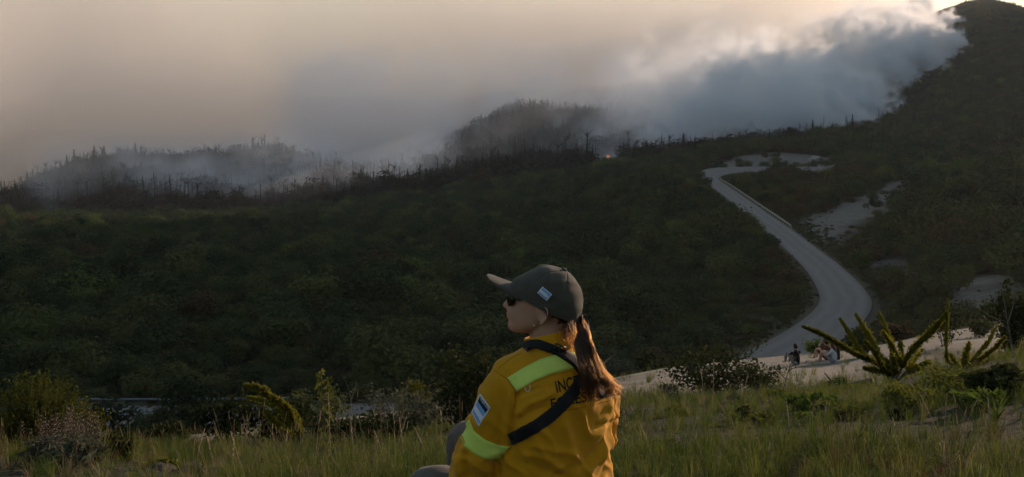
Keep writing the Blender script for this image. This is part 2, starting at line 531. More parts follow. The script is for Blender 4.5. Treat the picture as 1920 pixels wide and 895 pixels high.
def road_material():
    t = NT('packed_gravel', 0.85, 0.3)
    n = t.noise(0.25, 6, 0.6); fine = t.noise(6, 6, 0.7)
    ac = t.attr('across')
    wav = t.math('ADD', ac, t.math('MULTIPLY', t.math('SUBTRACT', n, 0.5), 0.5))
    tr = t.ramp(t.math('ADD', t.math('MULTIPLY', wav, 0.4), 0.5), [(0.08, (0.9,) * 3), (0.2, (0.45,) * 3), (0.30, (1.0,) * 3), (0.42, (0.6,) * 3), (0.5, (0.95,) * 3), (0.6, (0.55,) * 3), (0.72, (1.0,) * 3), (0.82, (0.5,) * 3), (0.95, (0.9,) * 3)])
    c = t.ramp(fine, [(0.3, (0.115, 0.110, 0.104)), (0.7, (0.205, 0.195, 0.182))])
    t.color(t.mix(0.55, c, t.mix(1.0, c, tr, 'MULTIPLY')))
    t.bump(fine, 0.5, 0.04)
    return t.mat
_hw = ROAD_HALF
_bank = 0.15 * sstep(440, 490, ROADC[:, 1])                     # the far hairpin is banked
rd = ribbon(ROADC, lambda i: [(_hw[i] * q, 0.10 * (1 - q * q) + _bank[i] * _hw[i] * (1 - q)) for q in np.linspace(-1, 1, 9)], 0.02, 'road', road_material())
tag(rd, kind='structure')
# ------------------------------------------------------------------ smoke
def spectrum_noise(shape, lo, hi, power, seed):
    """periodic random field from a power-law spectrum; wavelengths lo..hi in voxels; zero mean, unit deviation"""
    rg = np.random.default_rng(seed)
    f = np.fft.rfftn(rg.standard_normal(shape).astype(np.float32))
    k = np.sqrt(sum(a ** 2 for a in np.meshgrid(*[np.fft.fftfreq(n) for n in shape[:-1]], np.fft.rfftfreq(shape[-1]), indexing='ij')))
    k = np.maximum(k, 1e-6)
    w = k ** (-power) * np.exp(-(k * lo * 0.5) ** 2) * (k > 1.0 / hi)
    n = np.fft.irfftn(f * w, shape, axes=(0, 1, 2)).astype(np.float32)
    return n / n.std()

def volume_object(name, mn, vox, dens, mat):
    """dens[ix,iy,iz] becomes a fog volume: one value per voxel on a carrier mesh, read by a Volume Cube node"""
    nx, ny, nz = dens.shape
    me = bpy.data.meshes.new(name)
    me.vertices.add(nx * ny * nz)
    a = me.attributes.new('d', 'FLOAT', 'POINT')
    a.data.foreach_set('value', np.ascontiguousarray(dens.transpose(2, 1, 0)).astype(np.float32).ravel())
    ob = bpy.data.objects.new(name, me)
    link(ob)
    ng = bpy.data.node_groups.new(name + '_volume', 'GeometryNodeTree')
    ng.interface.new_socket('Geometry', in_out='INPUT', socket_type='NodeSocketGeometry')
    ng.interface.new_socket('Geometry', in_out='OUTPUT', socket_type='NodeSocketGeometry')
    N, L = ng.nodes, ng.links
    gi, go = N.new('NodeGroupInput'), N.new('NodeGroupOutput')
    pos = N.new('GeometryNodeInputPosition')
    sub = N.new('ShaderNodeVectorMath'); sub.operation = 'SUBTRACT'; sub.inputs[1].default_value = mn
    dv = N.new('ShaderNodeVectorMath'); dv.operation = 'SCALE'; dv.inputs['Scale'].default_value = 1.0 / vox
    L.new(pos.outputs[0], sub.inputs[0]); L.new(sub.outputs[0], dv.inputs[0])
    sep = N.new('ShaderNodeSeparateXYZ'); L.new(dv.outputs[0], sep.inputs[0])
    def mth(op, a, b):
        m = N.new('ShaderNodeMath'); m.operation = op
        for i, v in ((0, a), (1, b)):
            if isinstance(v, (int, float)): m.inputs[i].default_value = v
            else: L.new(v, m.inputs[i])
        return m.outputs[0]
    rx, ry, rz = (mth('ROUND', sep.outputs[i], 0) for i in range(3))
    idx = mth('ADD', rx, mth('MULTIPLY', nx, mth('ADD', ry, mth('MULTIPLY', ny, rz))))
    na = N.new('GeometryNodeInputNamedAttribute'); na.data_type = 'FLOAT'; na.inputs['Name'].default_value = 'd'
    si = N.new('GeometryNodeSampleIndex'); si.data_type = 'FLOAT'; si.domain = 'POINT'; si.clamp = True
    L.new(gi.outputs[0], si.inputs['Geometry']); L.new(na.outputs[0], si.inputs['Value']); L.new(idx, si.inputs['Index'])
    vc = N.new('GeometryNodeVolumeCube')
    vc.inputs['Min'].default_value = mn
    vc.inputs['Max'].default_value = (mn[0] + (nx - 1) * vox, mn[1] + (ny - 1) * vox, mn[2] + (nz - 1) * vox)
    vc.inputs['Resolution X'].default_value = nx
    vc.inputs['Resolution Y'].default_value = ny
    vc.inputs['Resolution Z'].default_value = nz
    L.new(si.outputs[0], vc.inputs['Density'])
    sm = N.new('GeometryNodeSetMaterial'); sm.inputs['Material'].default_value = mat
    L.new(vc.outputs[0], sm.inputs[0]); L.new(sm.outputs[0], go.inputs[0])
    ob.modifiers.new('volume', 'NODES').node_group = ng
    me.materials.append(mat)
    return tag(ob, kind='stuff')

def smoke_mat(name, color, aniso):
    m = bpy.data.materials.new(name)
    m.use_nodes = True
    n, l = m.node_tree.nodes, m.node_tree.links
    n.remove(n['Principled BSDF'])
    v = n.new('ShaderNodeVolumePrincipled')
    v.inputs['Color'].default_value = (*color, 1)
    v.inputs['Density'].default_value = 1.0
    v.inputs['Anisotropy'].default_value = aniso
    l.new(v.outputs[0], n['Material Output'].inputs['Volume'])
    return m

def axes(mn, mx, vox):
    return [np.arange(mn[k], mx[k] + 0.1, vox) for k in range(3)]

# --- the pall: aged brown smoke that fills the sky behind the burnt hills
VX = 20.0
mn, mx = (-1700.0, 700.0, -110.0), (900.0, 2900.0, 610.0)
ax = axes(mn, mx, VX)
X3, Y3, Z3 = np.meshgrid(*ax, indexing='ij')
U3 = 960 + F * X3 / Y3                        # bearing, in photo columns
H3 = Z3 - ground(X3[:, :, 0], Y3[:, :, 0])[:, :, None]
n1 = spectrum_noise(X3.shape, 3, 60, 1.9, 5)
start = np.interp(U3, [-700, -150, 30, 120, 260, 450, 640, 860, 1000, 1250, 1450, 1650, 2000],
                      [640, 680, 760, 940, 1200, 1330, 1210, 1330, 1440, 1470, 1400, 1480, 1700])
for k in range(3): start = (np.roll(start, 2, 0) + start + np.roll(start, -2, 0)) / 3
start = start + n1 * 75 + 0.35 * np.maximum(Z3 - 20, 0)
d = sstep(0, 330, Y3 - start) * sstep(1500, 1000, Y3 - start) * 0.0034 * (1 + 1.6 * sstep(700, 50, U3) * sstep(140, -40, Z3)) * (1.15 - 0.45 * sstep(60, 260, Z3))
d *= sstep(1, -1, (U3 - (1735 + n1 * 40 + 0.12 * Z3)) / 60)         # right-hand edge of the pall
d *= np.clip(1.0 + 0.35 * n1, 0.25, 2)
d *= sstep(420, 230, Z3)
d = np.where(d < 2e-5, 0, d)
PALL = volume_object('smoke_pall', mn, VX, d, smoke_mat('brown_smoke', (0.966, 0.930, 0.893), 0.5))

# --- the plume: fresh pale smoke rolling left and up from the fire front on the mountain
VX = 2.6
mn, mx = (20.0, 740.0, -45.0), (585.0, 1500.0, 190.0)
ax = axes(mn, mx, VX)
shape = tuple(len(a) for a in ax)
dens = np.zeros(shape, np.float32)
FRONT = [(1395, 262, 800), (1500, 262, 770), (1590, 262, 755), (1640, 238, 850), (1684, 212, 930), (1672, 185, 990), (1690, 150, 1060), (1745, 152, 1090), (1802, 128, 1190), (1770, 105, 1260), (1740, 72, 1330), (1796, 62, 1370)]
fw = np.array([((px - 960) / F * Y, Y) for px, py, Y in FRONT])
rg = np.random.default_rng(31)
def splat(c, r, amp, hard):
    lo = [max(0, int((c[k] - r * 1.35 - mn[k]) / VX)) for k in range(3)]
    hi = [min(shape[k], int((c[k] + r * 1.35 - mn[k]) / VX) + 2) for k in range(3)]
    if any(h <= l for h, l in zip(hi, lo)): return
    g3 = [(ax[k][lo[k]:hi[k]] - c[k]) ** 2 for k in range(3)]
    q = np.sqrt(g3[0][:, None, None] + g3[1][None, :, None] * 1.0 + g3[2][None, None, :]) / r
    v = amp * np.clip((1.25 - q) / hard, 0, 1)
    s = dens[lo[0]:hi[0], lo[1]:hi[1], lo[2]:hi[2]]
    np.maximum(s, v, out=s) if hard < 0.8 else np.add(s, v, out=s)
seg = np.concatenate([[0], np.cumsum(np.hypot(*np.diff(fw, axis=0).T))])
wind = np.array([-0.95, 0.10, 0.20])
for q in np.linspace(0, 1, 120):
    s0 = q * seg[-1]
    x0, y0 = np.interp(s0, seg, fw[:, 0]) + rg.normal(0, 5), np.interp(s0, seg, fw[:, 1]) + rg.normal(0, 7)
    lobe = float(np.interp(q, [0, .15, .2, .34, .42, .47, .53, .56, .70, .74, .80, .86, 1], [.6, .7, 1, 1, .8, .15, .15, 1, 1, .7, .25, .9, .8]))
    strength = max(0.0, rg.uniform(-.35, 1.5)) * lobe
    z0 = gz(x0, y0) + 3
    L0 = rg.uniform(110, 300)
    wob = rg.normal(0, 1, 3) * np.array([0.08, 0.16, 0.10])
    for t in np.linspace(0, 1, 26) ** 1.35:
        c = np.array([x0, y0, z0]) + (wind + wob) * L0 * t + np.array([0, 0, 20 * math.sqrt(t)]) + rg.normal(0, 1, 3) * (2 + 16 * t)
        r = (4.0 + 34 * t) * rg.uniform(0.7, 1.3)
        if t < 0.42: splat(c, r * .9, 0.28 * strength / (1 + 9 * t), 0.3)
        else: splat(c, r * 1.3, 0.0012 * strength * (1 - 0.9 * t), 1.25)
# smouldering ground left of the front
for k in range(80):
    q = rg.uniform(0.05, 0.95)
    x0, y0 = np.interp(q * seg[-1], seg, fw[:, 0]) - rg.uniform(10, 260), np.interp(q * seg[-1], seg, fw[:, 1]) + rg.uniform(-30, 160)
    z0 = gz(x0, y0)
    for t in np.linspace(0, 1, 9):
        c = np.array([x0 - 110 * t, y0 + 15 * t, z0 + 4 + 42 * t]) + rg.normal(0, 1, 3) * (2 + 9 * t)
        splat(c, (7 + 22 * t) * rg.uniform(0.8, 1.4), 0.010 / (1 + 4 * t), 1.25)
nb = spectrum_noise(shape, 2.2, 34, 1.6, 77)
nb2 = spectrum_noise(shape, 2.0, 9, 1.0, 78)
dens *= np.clip(0.22 + 1.05 * nb + 0.75 * nb2, 0.0, 4.5)
uu = 960 + F * ax[0][:, None] / ax[1][None, :]
dens *= sstep(1090, 1340, uu)[:, :, None].astype(np.float32)
lid = (215 - np.interp(uu, [1000, 1300, 1500, 1650, 1750, 1830], [185, 125, 80, 50, 5, -40])) / F * ax[1][None, :]   # the wind shears the plume off under a rising lid
dens *= np.clip((lid[:, :, None] + 16 * nb - ax[2][None, None, :]) / 60 + .5, 0, 1).astype(np.float32)
dens[dens < 2e-4] = 0
for k in range(4):                            # fade out at the walls of the grid
    w = (k + 0.5) / 4
    dens[k] *= w; dens[-1 - k] *= w; dens[:, k] *= w; dens[:, -1 - k] *= w; dens[:, :, -1 - k] *= w
PLUME = volume_object('smoke_plume', mn, VX, dens, smoke_mat('fresh_smoke', (0.945, 0.965, 0.985), 0.35))

# --- thin smoke lying between the burnt trees
VX = 5.0
mn, mx = (-520.0, 640.0, -95.0), (330.0, 1460.0, 115.0)
ax = axes(mn, mx, VX)
shape = tuple(len(a) for a in ax)
X3, Y3, Z3 = np.meshgrid(*ax, indexing='ij')
H3 = Z3 - ground(X3[:, :, 0], Y3[:, :, 0])[:, :, None]
U3 = 960 + F * X3 / Y3
n1 = spectrum_noise(shape, 2.5, 50, 1.8, 15)
n2 = spectrum_noise(shape, 2.5, 14, 1.5, 16)
patch = np.clip(n1 * 0.9 - 0.15, 0, 2)
edge = np.interp(U3, [0, 140, 400, 700, 850, 1100, 1300], [640, 640, 650, 690, 780, 760, 710])
d = 0.0090 * patch * np.interp(U3, [820, 880, 1020, 1090], [1, .3, .3, 1]) * np.clip(0.7 + 0.4 * n2, 0, 2) * sstep(34, 4, H3 - 8 * n1) * sstep(-2, 2, H3) * sstep(0, 60, Y3 - edge) + 0.0012 * sstep(65, 5, H3) * np.clip(1 + .5 * n1, .3, 2) * np.interp(U3, [0, 700, 850, 1000, 1100, 1250, 1420, 1560], [1, 1, .3, .25, .7, 1.6, 2.2, .4]) * sstep(0, 160, Y3 - edge) * sstep(-2, 2, H3)
bank = np.interp(U3, [480, 600, 850, 900, 960, 1060, 1200, 1350], [1120, 1090, 1140, 1250, 1300, 1220, 1080, 960])
d += 0.0042 * np.clip(1 + .55 * n1 + .2 * n2, .1, 2.2) * sstep(0, 120, Y3 - bank) * sstep(78, 8, Z3 - 16 * n1 - np.interp(U3, [900, 1350], [0, 22])) * sstep(470, 640, U3) * sstep(1430, 1330, U3)
d += 0.0009 * np.clip(1 + .6 * n1, .1, 2) * sstep(880, 1060, Y3) * sstep(860, 930, U3) * sstep(1430, 1340, U3) * sstep(100, 40, Z3)
d *= sstep(30, 110, U3) * sstep(1580, 1450, U3)
for k in range(4):
    w = (k + 0.5) / 4
    d[k] *= w; d[-1 - k] *= w; d[:, k] *= w; d[:, -1 - k] *= w; d[:, :, -1 - k] *= w
d[d < 5e-5] = 0
WISP = volume_object('ground_smoke', mn, VX, d, smoke_mat('thin_smoke', (0.80, 0.87, 0.96), 0.2))
del X3, Y3, Z3, H3, U3, dens, d, n1, n2, nb, nb2

# --- the air itself
hz = MB()
b0, b1 = (-9000, -9000, -400), (9000, 9000, 900)
vs = [(x, y, z) for x in (b0[0], b1[0]) for y in (b0[1], b1[1]) for z in (b0[2], b1[2])]
hz.add(vs, [(0, 1, 3, 2), (4, 6, 7, 5), (0, 4, 5, 1), (2, 3, 7, 6), (0, 2, 6, 4), (1, 5, 7, 3)])
hm = smoke_mat('haze_air', (0.96, 0.95, 0.93), 0.5)
hm.node_tree.nodes['Principled Volume'].inputs['Density'].default_value = 0.00008
tag(hz.obj('haze', hm, smooth=False), kind='stuff')
# ------------------------------------------------------------------ vegetation of the valley and the mountain
def rand_dirs(rg, n):
    v = rg.normal(size=(n, 3))
    return v / np.linalg.norm(v, axis=1, keepdims=True)

def leaf_quads(rg, cen, nrm, size, aspect=1.6):
    """one quad per row of cen, facing nrm, spun at random"""
    n = len(cen)
    a = np.cross(nrm, rand_dirs(rg, n)); a /= np.linalg.norm(a, axis=1, keepdims=True) + 1e-9
    b = np.cross(nrm, a)
    s = np.asarray(size).reshape(-1, 1) * 0.5
    v = np.stack([cen - a * s * aspect, cen - b * s * 0.8 + nrm * s * 0.15, cen + a * s * aspect, cen + b * s * 0.8 + nrm * s * 0.15], 1).reshape(-1, 3)
    return v

def cloud_mesh(name, v, tone, mat):
    me = bpy.data.meshes.new(name)
    n = len(v)
    me.vertices.add(n); me.vertices.foreach_set('co', np.ascontiguousarray(v, np.float32).ravel())
    me.loops.add(n); me.loops.foreach_set('vertex_index', np.arange(n))
    me.polygons.add(n // 4); me.polygons.foreach_set('loop_start', np.arange(n // 4) * 4)
    me.update(calc_edges=True)
    a = me.attributes.new('tone', 'FLOAT', 'POINT')
    a.data.foreach_set('value', np.repeat(tone, 4).astype(np.float32))
    me.materials.append(mat)
    return me

def crown_points(rg, lobes, n, shell=0.55):
    """points spread through overlapping lobes [(x,y,z,r,flat)], denser near their surface, with outward normals"""
    L = np.array(lobes)
    w = L[:, 3] ** 2; w /= w.sum()
    k = rg.choice(len(L), n, p=w)
    d = rand_dirs(rg, n)
    q = shell + (1 - shell) * rg.random(n) ** 0.6
    q *= 1 + 0.18 * rg.normal(size=n)
    c = L[k, :3] + d * (L[k, 3] * q)[:, None] * np.stack([np.ones(n), np.ones(n), L[k, 4]], 1)
    return c, d, k

def bushy_mesh(name, seed, mat, h=1.0, wide=1.0, nl=7, n=420, leaf=0.09, base=0.12):
    """crown of about unit height: several lobes of small leaf faces"""
    rg = np.random.default_rng(seed)
    lobes = []
    for i in range(nl):
        a = rg.uniform(0, 6.28); q = rg.uniform(0.05, 0.42) * wide
        z = base + rg.uniform(0.22, 0.72) * h * (1 - 0.5 * q / (0.45 * wide))
        lobes.append((q * math.cos(a), q * math.sin(a), z, rg.uniform(0.16, 0.30) * (0.7 + 0.3 * wide), rg.uniform(0.7, 1.05)))
    c, d, k = crown_points(rg, lobes, n)
    c[:, 2] = np.abs(c[:, 2]) + 0.02
    nr = d * 0.8 + rand_dirs(rg, n) * 0.7 + np.array([0, 0, 0.4]); nr /= np.linalg.norm(nr, axis=1, keepdims=True)
    lt = rg.uniform(0, 1, nl)
    tone = np.clip(0.55 * lt[k] + 0.45 * rg.random(n), 0, 1)
    return cloud_mesh(name, leaf_quads(rg, c, nr, leaf * rg.uniform(0.6, 1.5, n)), tone, mat), lobes

def stems_mesh(name, seed, lobes, mat, r=0.03):
    rr = random.Random(seed); m = MB()
    for (x, y, z, rad, fl) in lobes:
        mid = Vector((x * 0.35 + rr.uniform(-.03, .03), y * 0.35 + rr.uniform(-.03, .03), z * 0.5))
        m.tube([(x * 0.05, y * 0.05, -0.06), mid, (x, y, z)], [r, r * 0.7, r * 0.3], 4)
    return m.mesh(name, mat)

M_LEAF_D = leaf_mat('dark_leaf', (0.014, 0.024, 0.010), (0.062, 0.085, 0.030))
M_LEAF_O = leaf_mat('olive_leaf', (0.030, 0.040, 0.013), (0.110, 0.118, 0.036))
M_LEAF_B = leaf_mat('rusty_leaf', (0.036, 0.028, 0.013), (0.105, 0.072, 0.032))
M_LEAF_L = leaf_mat('fresh_leaf', (0.045, 0.070, 0.016), (0.120, 0.155, 0.036))
M_NEEDLE = leaf_mat('conifer_leaf', (0.011, 0.019, 0.009), (0.040, 0.052, 0.021))
M_BARK = plain('bark', (0.075, 0.062, 0.048), 0.9, 0.1, 0.35, 20)
M_CHAR = plain('charred_wood', (0.014, 0.012, 0.012), 0.85, 0.2, 0.4, 3)
M_SCORCH = leaf_mat('scorched_leaf', (0.013, 0.011, 0.010), (0.045, 0.032, 0.024))

def conifer_mesh(name, seed, mat, trunk_mat, n=300, w=0.17):
    rg = np.random.default_rng(seed)
    z = rg.random(n) ** 0.8 * 0.92 + 0.06
    tier = np.abs(((z * 11) % 1.0) - 0.15)
    r = w * (1.02 - z) * (0.45 + 0.8 * tier) * rg.uniform(0.5, 1.15, n)
    a = rg.uniform(0, 6.28, n)
    c = np.stack([r * np.cos(a), r * np.sin(a), z], 1)
    d = np.stack([np.cos(a), np.sin(a), np.full(n, 0.5)], 1) + rand_dirs(rg, n) * 0.5
    d /= np.linalg.norm(d, axis=1, keepdims=True)
    return cloud_mesh(name, leaf_quads(rg, c, d, 0.075 * (1.15 - z) * rg.uniform(.7, 1.3, n)), rg.random(n), mat)

def dead_mesh(name, seed, kind):
    """burnt tree of unit height: bare trunk with the stubs of its limbs"""
    rr = random.Random(seed); m = MB()
    lean = Vector((rr.uniform(-.05, .05), rr.uniform(-.05, .05), 1))
    top = rr.uniform(0.8, 1.0)
    m.tube([(0, 0, -0.03), lean * top * 0.5, lean * top], [0.020, 0.015, 0.006], 5)
    nb = {0: 7, 1: 16, 2: 11}[kind]
    for i in range(nb):
        z = rr.uniform(0.25, 0.95) * top
        a = rr.uniform(0, 6.28)
        L = {0: rr.uniform(.03, .09), 1: rr.uniform(.05, .14) * (1.15 - z), 2: rr.uniform(.05, .12)}[kind]
        up = {0: 0.4, 1: -0.15, 2: 1.0}[kind]
        p = lean * z
        q = p + Vector((math.cos(a), math.sin(a), up)) * L
        m.tube([p, (p + q) / 2 + Vector((0, 0, L * .08)), q], [0.008, 0.006, 0.003], 3, cap=False)
        if kind == 2:
            for s in range(3):
                e = q + Vector((rr.uniform(-.1, .1), rr.uniform(-.1, .1), rr.uniform(.02, .14)))
                m.tube([(p + q) / 2, e], [0.003, 0.001], 3, cap=False)
    return m.mesh(name, M_CHAR)

PROTO = bpy.data.collections.new('plant_sources')   # never linked to the scene: read by the stuff objects only
def proto(me, name):
    o = bpy.data.objects.new(name, me)
    PROTO.objects.link(o)
    return o

def scatter_object(name, mat_list, sources, pts, scale, zscale, rot, pick, tilt=None):
    """one stuff object: instances of the source meshes on the given points"""
    col = bpy.data.collections.new(name + '_sources')
    for k, me in enumerate(sources):
        o = bpy.data.objects.new('%s_%02d' % (name, k), me)
        col.objects.link(o)
    n = len(pts)
    me = bpy.data.meshes.new(name)
    me.vertices.add(n)
    me.vertices.foreach_set('co', np.ascontiguousarray(pts, np.float32).ravel())
    for nm, typ, arr in (('pick', 'INT', pick), ('rot', 'FLOAT_VECTOR', None), ('scl', 'FLOAT_VECTOR', None)):
        a = me.attributes.new(nm, typ, 'POINT')
        if nm == 'pick': a.data.foreach_set('value', np.asarray(pick, np.int32))
        elif nm == 'rot':
            t = np.zeros((n, 3)) if tilt is None else np.array(tilt, float)
            t[:, 2] = rot
            a.data.foreach_set('vector', t.astype(np.float32).ravel())
        else:
            a.data.foreach_set('vector', np.stack([scale, scale, zscale], 1).astype(np.float32).ravel())
    ob = link(bpy.data.objects.new(name, me))
    ng = bpy.data.node_groups.new(name + '_nodes', 'GeometryNodeTree')
    ng.interface.new_socket('Geometry', in_out='INPUT', socket_type='NodeSocketGeometry')
    ng.interface.new_socket('Geometry', in_out='OUTPUT', socket_type='NodeSocketGeometry')
    N, L = ng.nodes, ng.links
    gi, go = N.new('NodeGroupInput'), N.new('NodeGroupOutput')
    m2p = N.new('GeometryNodeMeshToPoints')
    ci = N.new('GeometryNodeCollectionInfo')
    ci.inputs['Collection'].default_value = col
    ci.inputs['Separate Children'].default_value = True
    ci.inputs['Reset Children'].default_value = True
    ip = N.new('GeometryNodeInstanceOnPoints')
    ip.inputs['Pick Instance'].default_value = True
    def na(nm, typ):
        a = N.new('GeometryNodeInputNamedAttribute'); a.data_type = typ; a.inputs['Name'].default_value = nm
        return a.outputs['Attribute']
    L.new(gi.outputs[0], m2p.inputs['Mesh'])
    L.new(m2p.outputs[0], ip.inputs['Points'])
    L.new(ci.outputs[0], ip.inputs['Instance'])
    L.new(na('pick', 'INT'), ip.inputs['Instance Index'])
    L.new(na('rot', 'FLOAT_VECTOR'), ip.inputs['Rotation'])
    L.new(na('scl', 'FLOAT_VECTOR'), ip.inputs['Scale'])
    L.new(ip.outputs[0], go.inputs[0])
    ob.modifiers.new('scatter', 'NODES').node_group = ng
    for mt in mat_list: me.materials.append(mt)
    return tag(ob, kind='stuff')

# prototypes, unit height; the light ones first
SH = []            # (crown mesh, stems mesh, label)
for k in range(4):
    me, lb = bushy_mesh('crown', 100 + k, M_LEAF_D, wide=1.25, nl=10, n=1500, leaf=0.052)
    SH.append((me, stems_mesh('trunk', 100 + k, lb, M_BARK), 'dense dark green shrub crowded among others on the valley floor', 'dark shrubs in the valley'))
for k in range(3):
    me, lb = bushy_mesh('crown', 110 + k, M_LEAF_O, wide=1.35, nl=9, n=1300, leaf=0.052)
    SH.append((me, stems_mesh('trunk', 110 + k, lb, M_BARK), 'olive green shrub with paler tips among the dark valley shrubs', 'olive shrubs in the valley'))
for k in range(2):
    me, lb = bushy_mesh('crown', 120 + k, M_LEAF_B, wide=1.3, nl=9, n=1300, leaf=0.052)
    SH.append((me, stems_mesh('trunk', 120 + k, lb, M_BARK), 'brownish rusty shrub among the green shrubs beside the road', 'rusty shrubs in the valley'))
for k in range(2):
    me, lb = bushy_mesh('crown', 130 + k, M_LEAF_L, wide=1.1, nl=10, n=1500, leaf=0.052)
    SH.append((me, stems_mesh('trunk', 130 + k, lb, M_BARK), 'round bright green tree standing out from the darker scrub', 'bright green trees in the valley'))
CON = [conifer_mesh('conifer', 140 + k, M_NEEDLE, M_BARK) for k in range(3)]
DEAD = [dead_mesh('burnt_tree', 150 + k, k % 3) for k in range(9)]
SCORCH = [bushy_mesh('scorched_tree', 170 + k, M_SCORCH, wide=1.0, nl=7, n=420, leaf=0.09, base=0.25)[0] for k in range(3)]

def jitter_grid(x0, x1, y0, y1, st, rg):
    xs, ys = np.meshgrid(np.arange(x0, x1, st), np.arange(y0, y1, st), indexing='ij')
    x = xs.ravel() + rg.uniform(-.5, .5, xs.size) * st
    y = ys.ravel() + rg.uniform(-.5, .5, xs.size) * st
    return x, y
rg = np.random.default_rng(404)
pts = []
for (y0, y1, st) in ((62, 100, 2.0), (100, 250, 2.3), (250, 450, 2.9), (450, 760, 4.2)):
    x, y = jitter_grid(-0.56 * y1, 0.62 * y1, y0, y1, st, rg)
    k = (x / y > -0.56) & (x / y < 0.62)
    pts.append(np.stack([x[k], y[k], np.full(k.sum(), st)], 1))
pts = np.concatenate(pts)
x, y, st = pts.T
sa, gr, ve, bu = masks(x, y)
rdist, _, rh = road_dist(x, y)
big = vnoise(x, y, 45, 61, 3); mid = vnoise(x, y, 14, 62, 3)
u = 960 + F * x / y
low = np.clip(sstep(0.05, 0.45, big) * 0.6 + sstep(22, 9, rdist) * 0.5, 0, 1)          # clearings and road verges carry low growth
keep = (sa < 0.15) & ((gr + 0.12 * rg.normal(size=len(x)) < 0.35) | (rg.random(len(x)) < .02)) & (rdist > rh + 1.8 + rg.random(len(x)) * 1.5) & (bu < 0.4)
keep &= ~((y < 84) & (u < 1650)) & ~((y < 112) & (u >= 1600) & (rg.random(len(x)) < .8))                                                     # the near bank falls away there
clr = np.zeros(len(x), bool)
for pg in CLEAR: clr |= inpoly(x, y, pg)
low = np.where(clr, 1.0, low)
keep &= ~(clr & (rg.random(len(x)) < 0.4))
keep &= ~((low > 0.55) & (rg.random(len(x)) < 0.25))
h = (2.6 + 1.6 * mid + rg.gamma(1.2, 0.6, len(x)) - .5) * (1 - 0.60 * low) * np.interp(y, [60, 100, 300, 700], [0.75, 0.9, 1.05, 1.7]) * np.interp(u, [1450, 1650], [1.0, 1.15]) * np.where((y < 112) & (u > 1550), .5, 1)
h *= np.where(clr, .55, 1)
h *= np.exp(rg.normal(0, .32, len(x)))
h = np.clip(h, 0.6, 9)
far_hook = (y > 420) & (y < 520) & (u > 1335) & (u < 1575)
h = np.where(far_hook, np.minimum(h, .7), h)
keep &= ~((u > 1380) & (u < 1625) & (y < 128)) & ~(far_hook & (y < 506) & (rg.random(len(x)) < .5))
x, y, st, h, u, low, mid, big = (a[keep] for a in (x, y, st, h, u, low, mid, big))
pk = rg.integers(0, 4, len(x))
q = rg.random(len(x))
pk = np.where(q < 0.36 + 0.3 * low, 4 + rg.integers(0, 3, len(x)), pk)
rust = (q > 0.97) | ((u > 1440) & (u < 1640) & (y > 150) & (y < 430) & (q > 0.55))
pk = np.where(rust, 7 + rg.integers(0, 2, len(x)), pk)
bright = (rg.random(len(x)) < 0.008 + 0.03 * sstep(0.25, .5, vnoise(x, y, 35, 77, 2)))
pk = np.where(bright, 9 + rg.integers(0, 2, len(x)), pk)
h = np.where(bright, h * 1.35 + 0.5, h)
z = ground(x, y)
wid = np.maximum(h * rg.uniform(0.85, 1.25, len(x)), st * 0.85)
# low growth along the road verges
i_ = rg.integers(0, len(ROADC), 5200); sd_ = rg.choice([-1, 1], 5200)
tn = np.gradient(ROADC[:, :2], axis=0); tn /= np.linalg.norm(tn, axis=1, keepdims=True)
of = sd_ * (ROAD_HALF[i_] + rg.gamma(2.2, 1.3, 5200) + .5)
xv, yv = ROADC[i_, 0] + tn[i_, 1] * of, ROADC[i_, 1] - tn[i_, 0] * of
kv = (road_dist(xv, yv)[0] > road_dist(xv, yv)[2] + .4) & (masks(xv, yv)[0] < .3)
kv &= of * sd_ > ROAD_HALF[i_] + .4
xv, yv = xv[kv], yv[kv]; nv_ = len(xv)
hv = rg.uniform(.2, .7, nv_) * np.where(yv > 420, .6, 1)
x, y, z, h, st, pk = np.r_[x, xv], np.r_[y, yv], np.r_[z, ground(xv, yv)], np.r_[h, hv], np.r_[st, np.zeros(nv_)], np.r_[pk, rg.choice([1, 4, 5, 6, 4, 7], nv_)]
wid = np.r_[wid, hv * rg.uniform(1.0, 1.8, nv_)]; u = 960 + F * x / y
inview = (np.abs(u - 960) < 985) & ~((np.abs(u - 1030) < 120) & (y < 190)) 
size = h * wid / y ** 2 * inview
order = np.argsort(-size)
named = order[:290]
rest = order[290:]
rot = rg.uniform(0, 6.28, len(x))
for i in named:
    crown, stem, lab, grp = SH[pk[i]]
    e = empty('valley_shrub' if pk[i] < 9 else 'valley_tree', (x[i], y[i], z[i]), lab, 'shrub' if pk[i] < 9 else 'tree', grp)
    e.rotation_euler.z = rot[i]; e.scale = (wid[i], wid[i], h[i])
    link(bpy.data.objects.new('crown', crown), e)
    link(bpy.data.objects.new('trunk', stem), e)
scatter_object('valley_scrub', [M_LEAF_D], [s[0] for s in SH], np.stack([x, y, z], 1)[rest], wid[rest], h[rest], rot[rest], pk[rest])

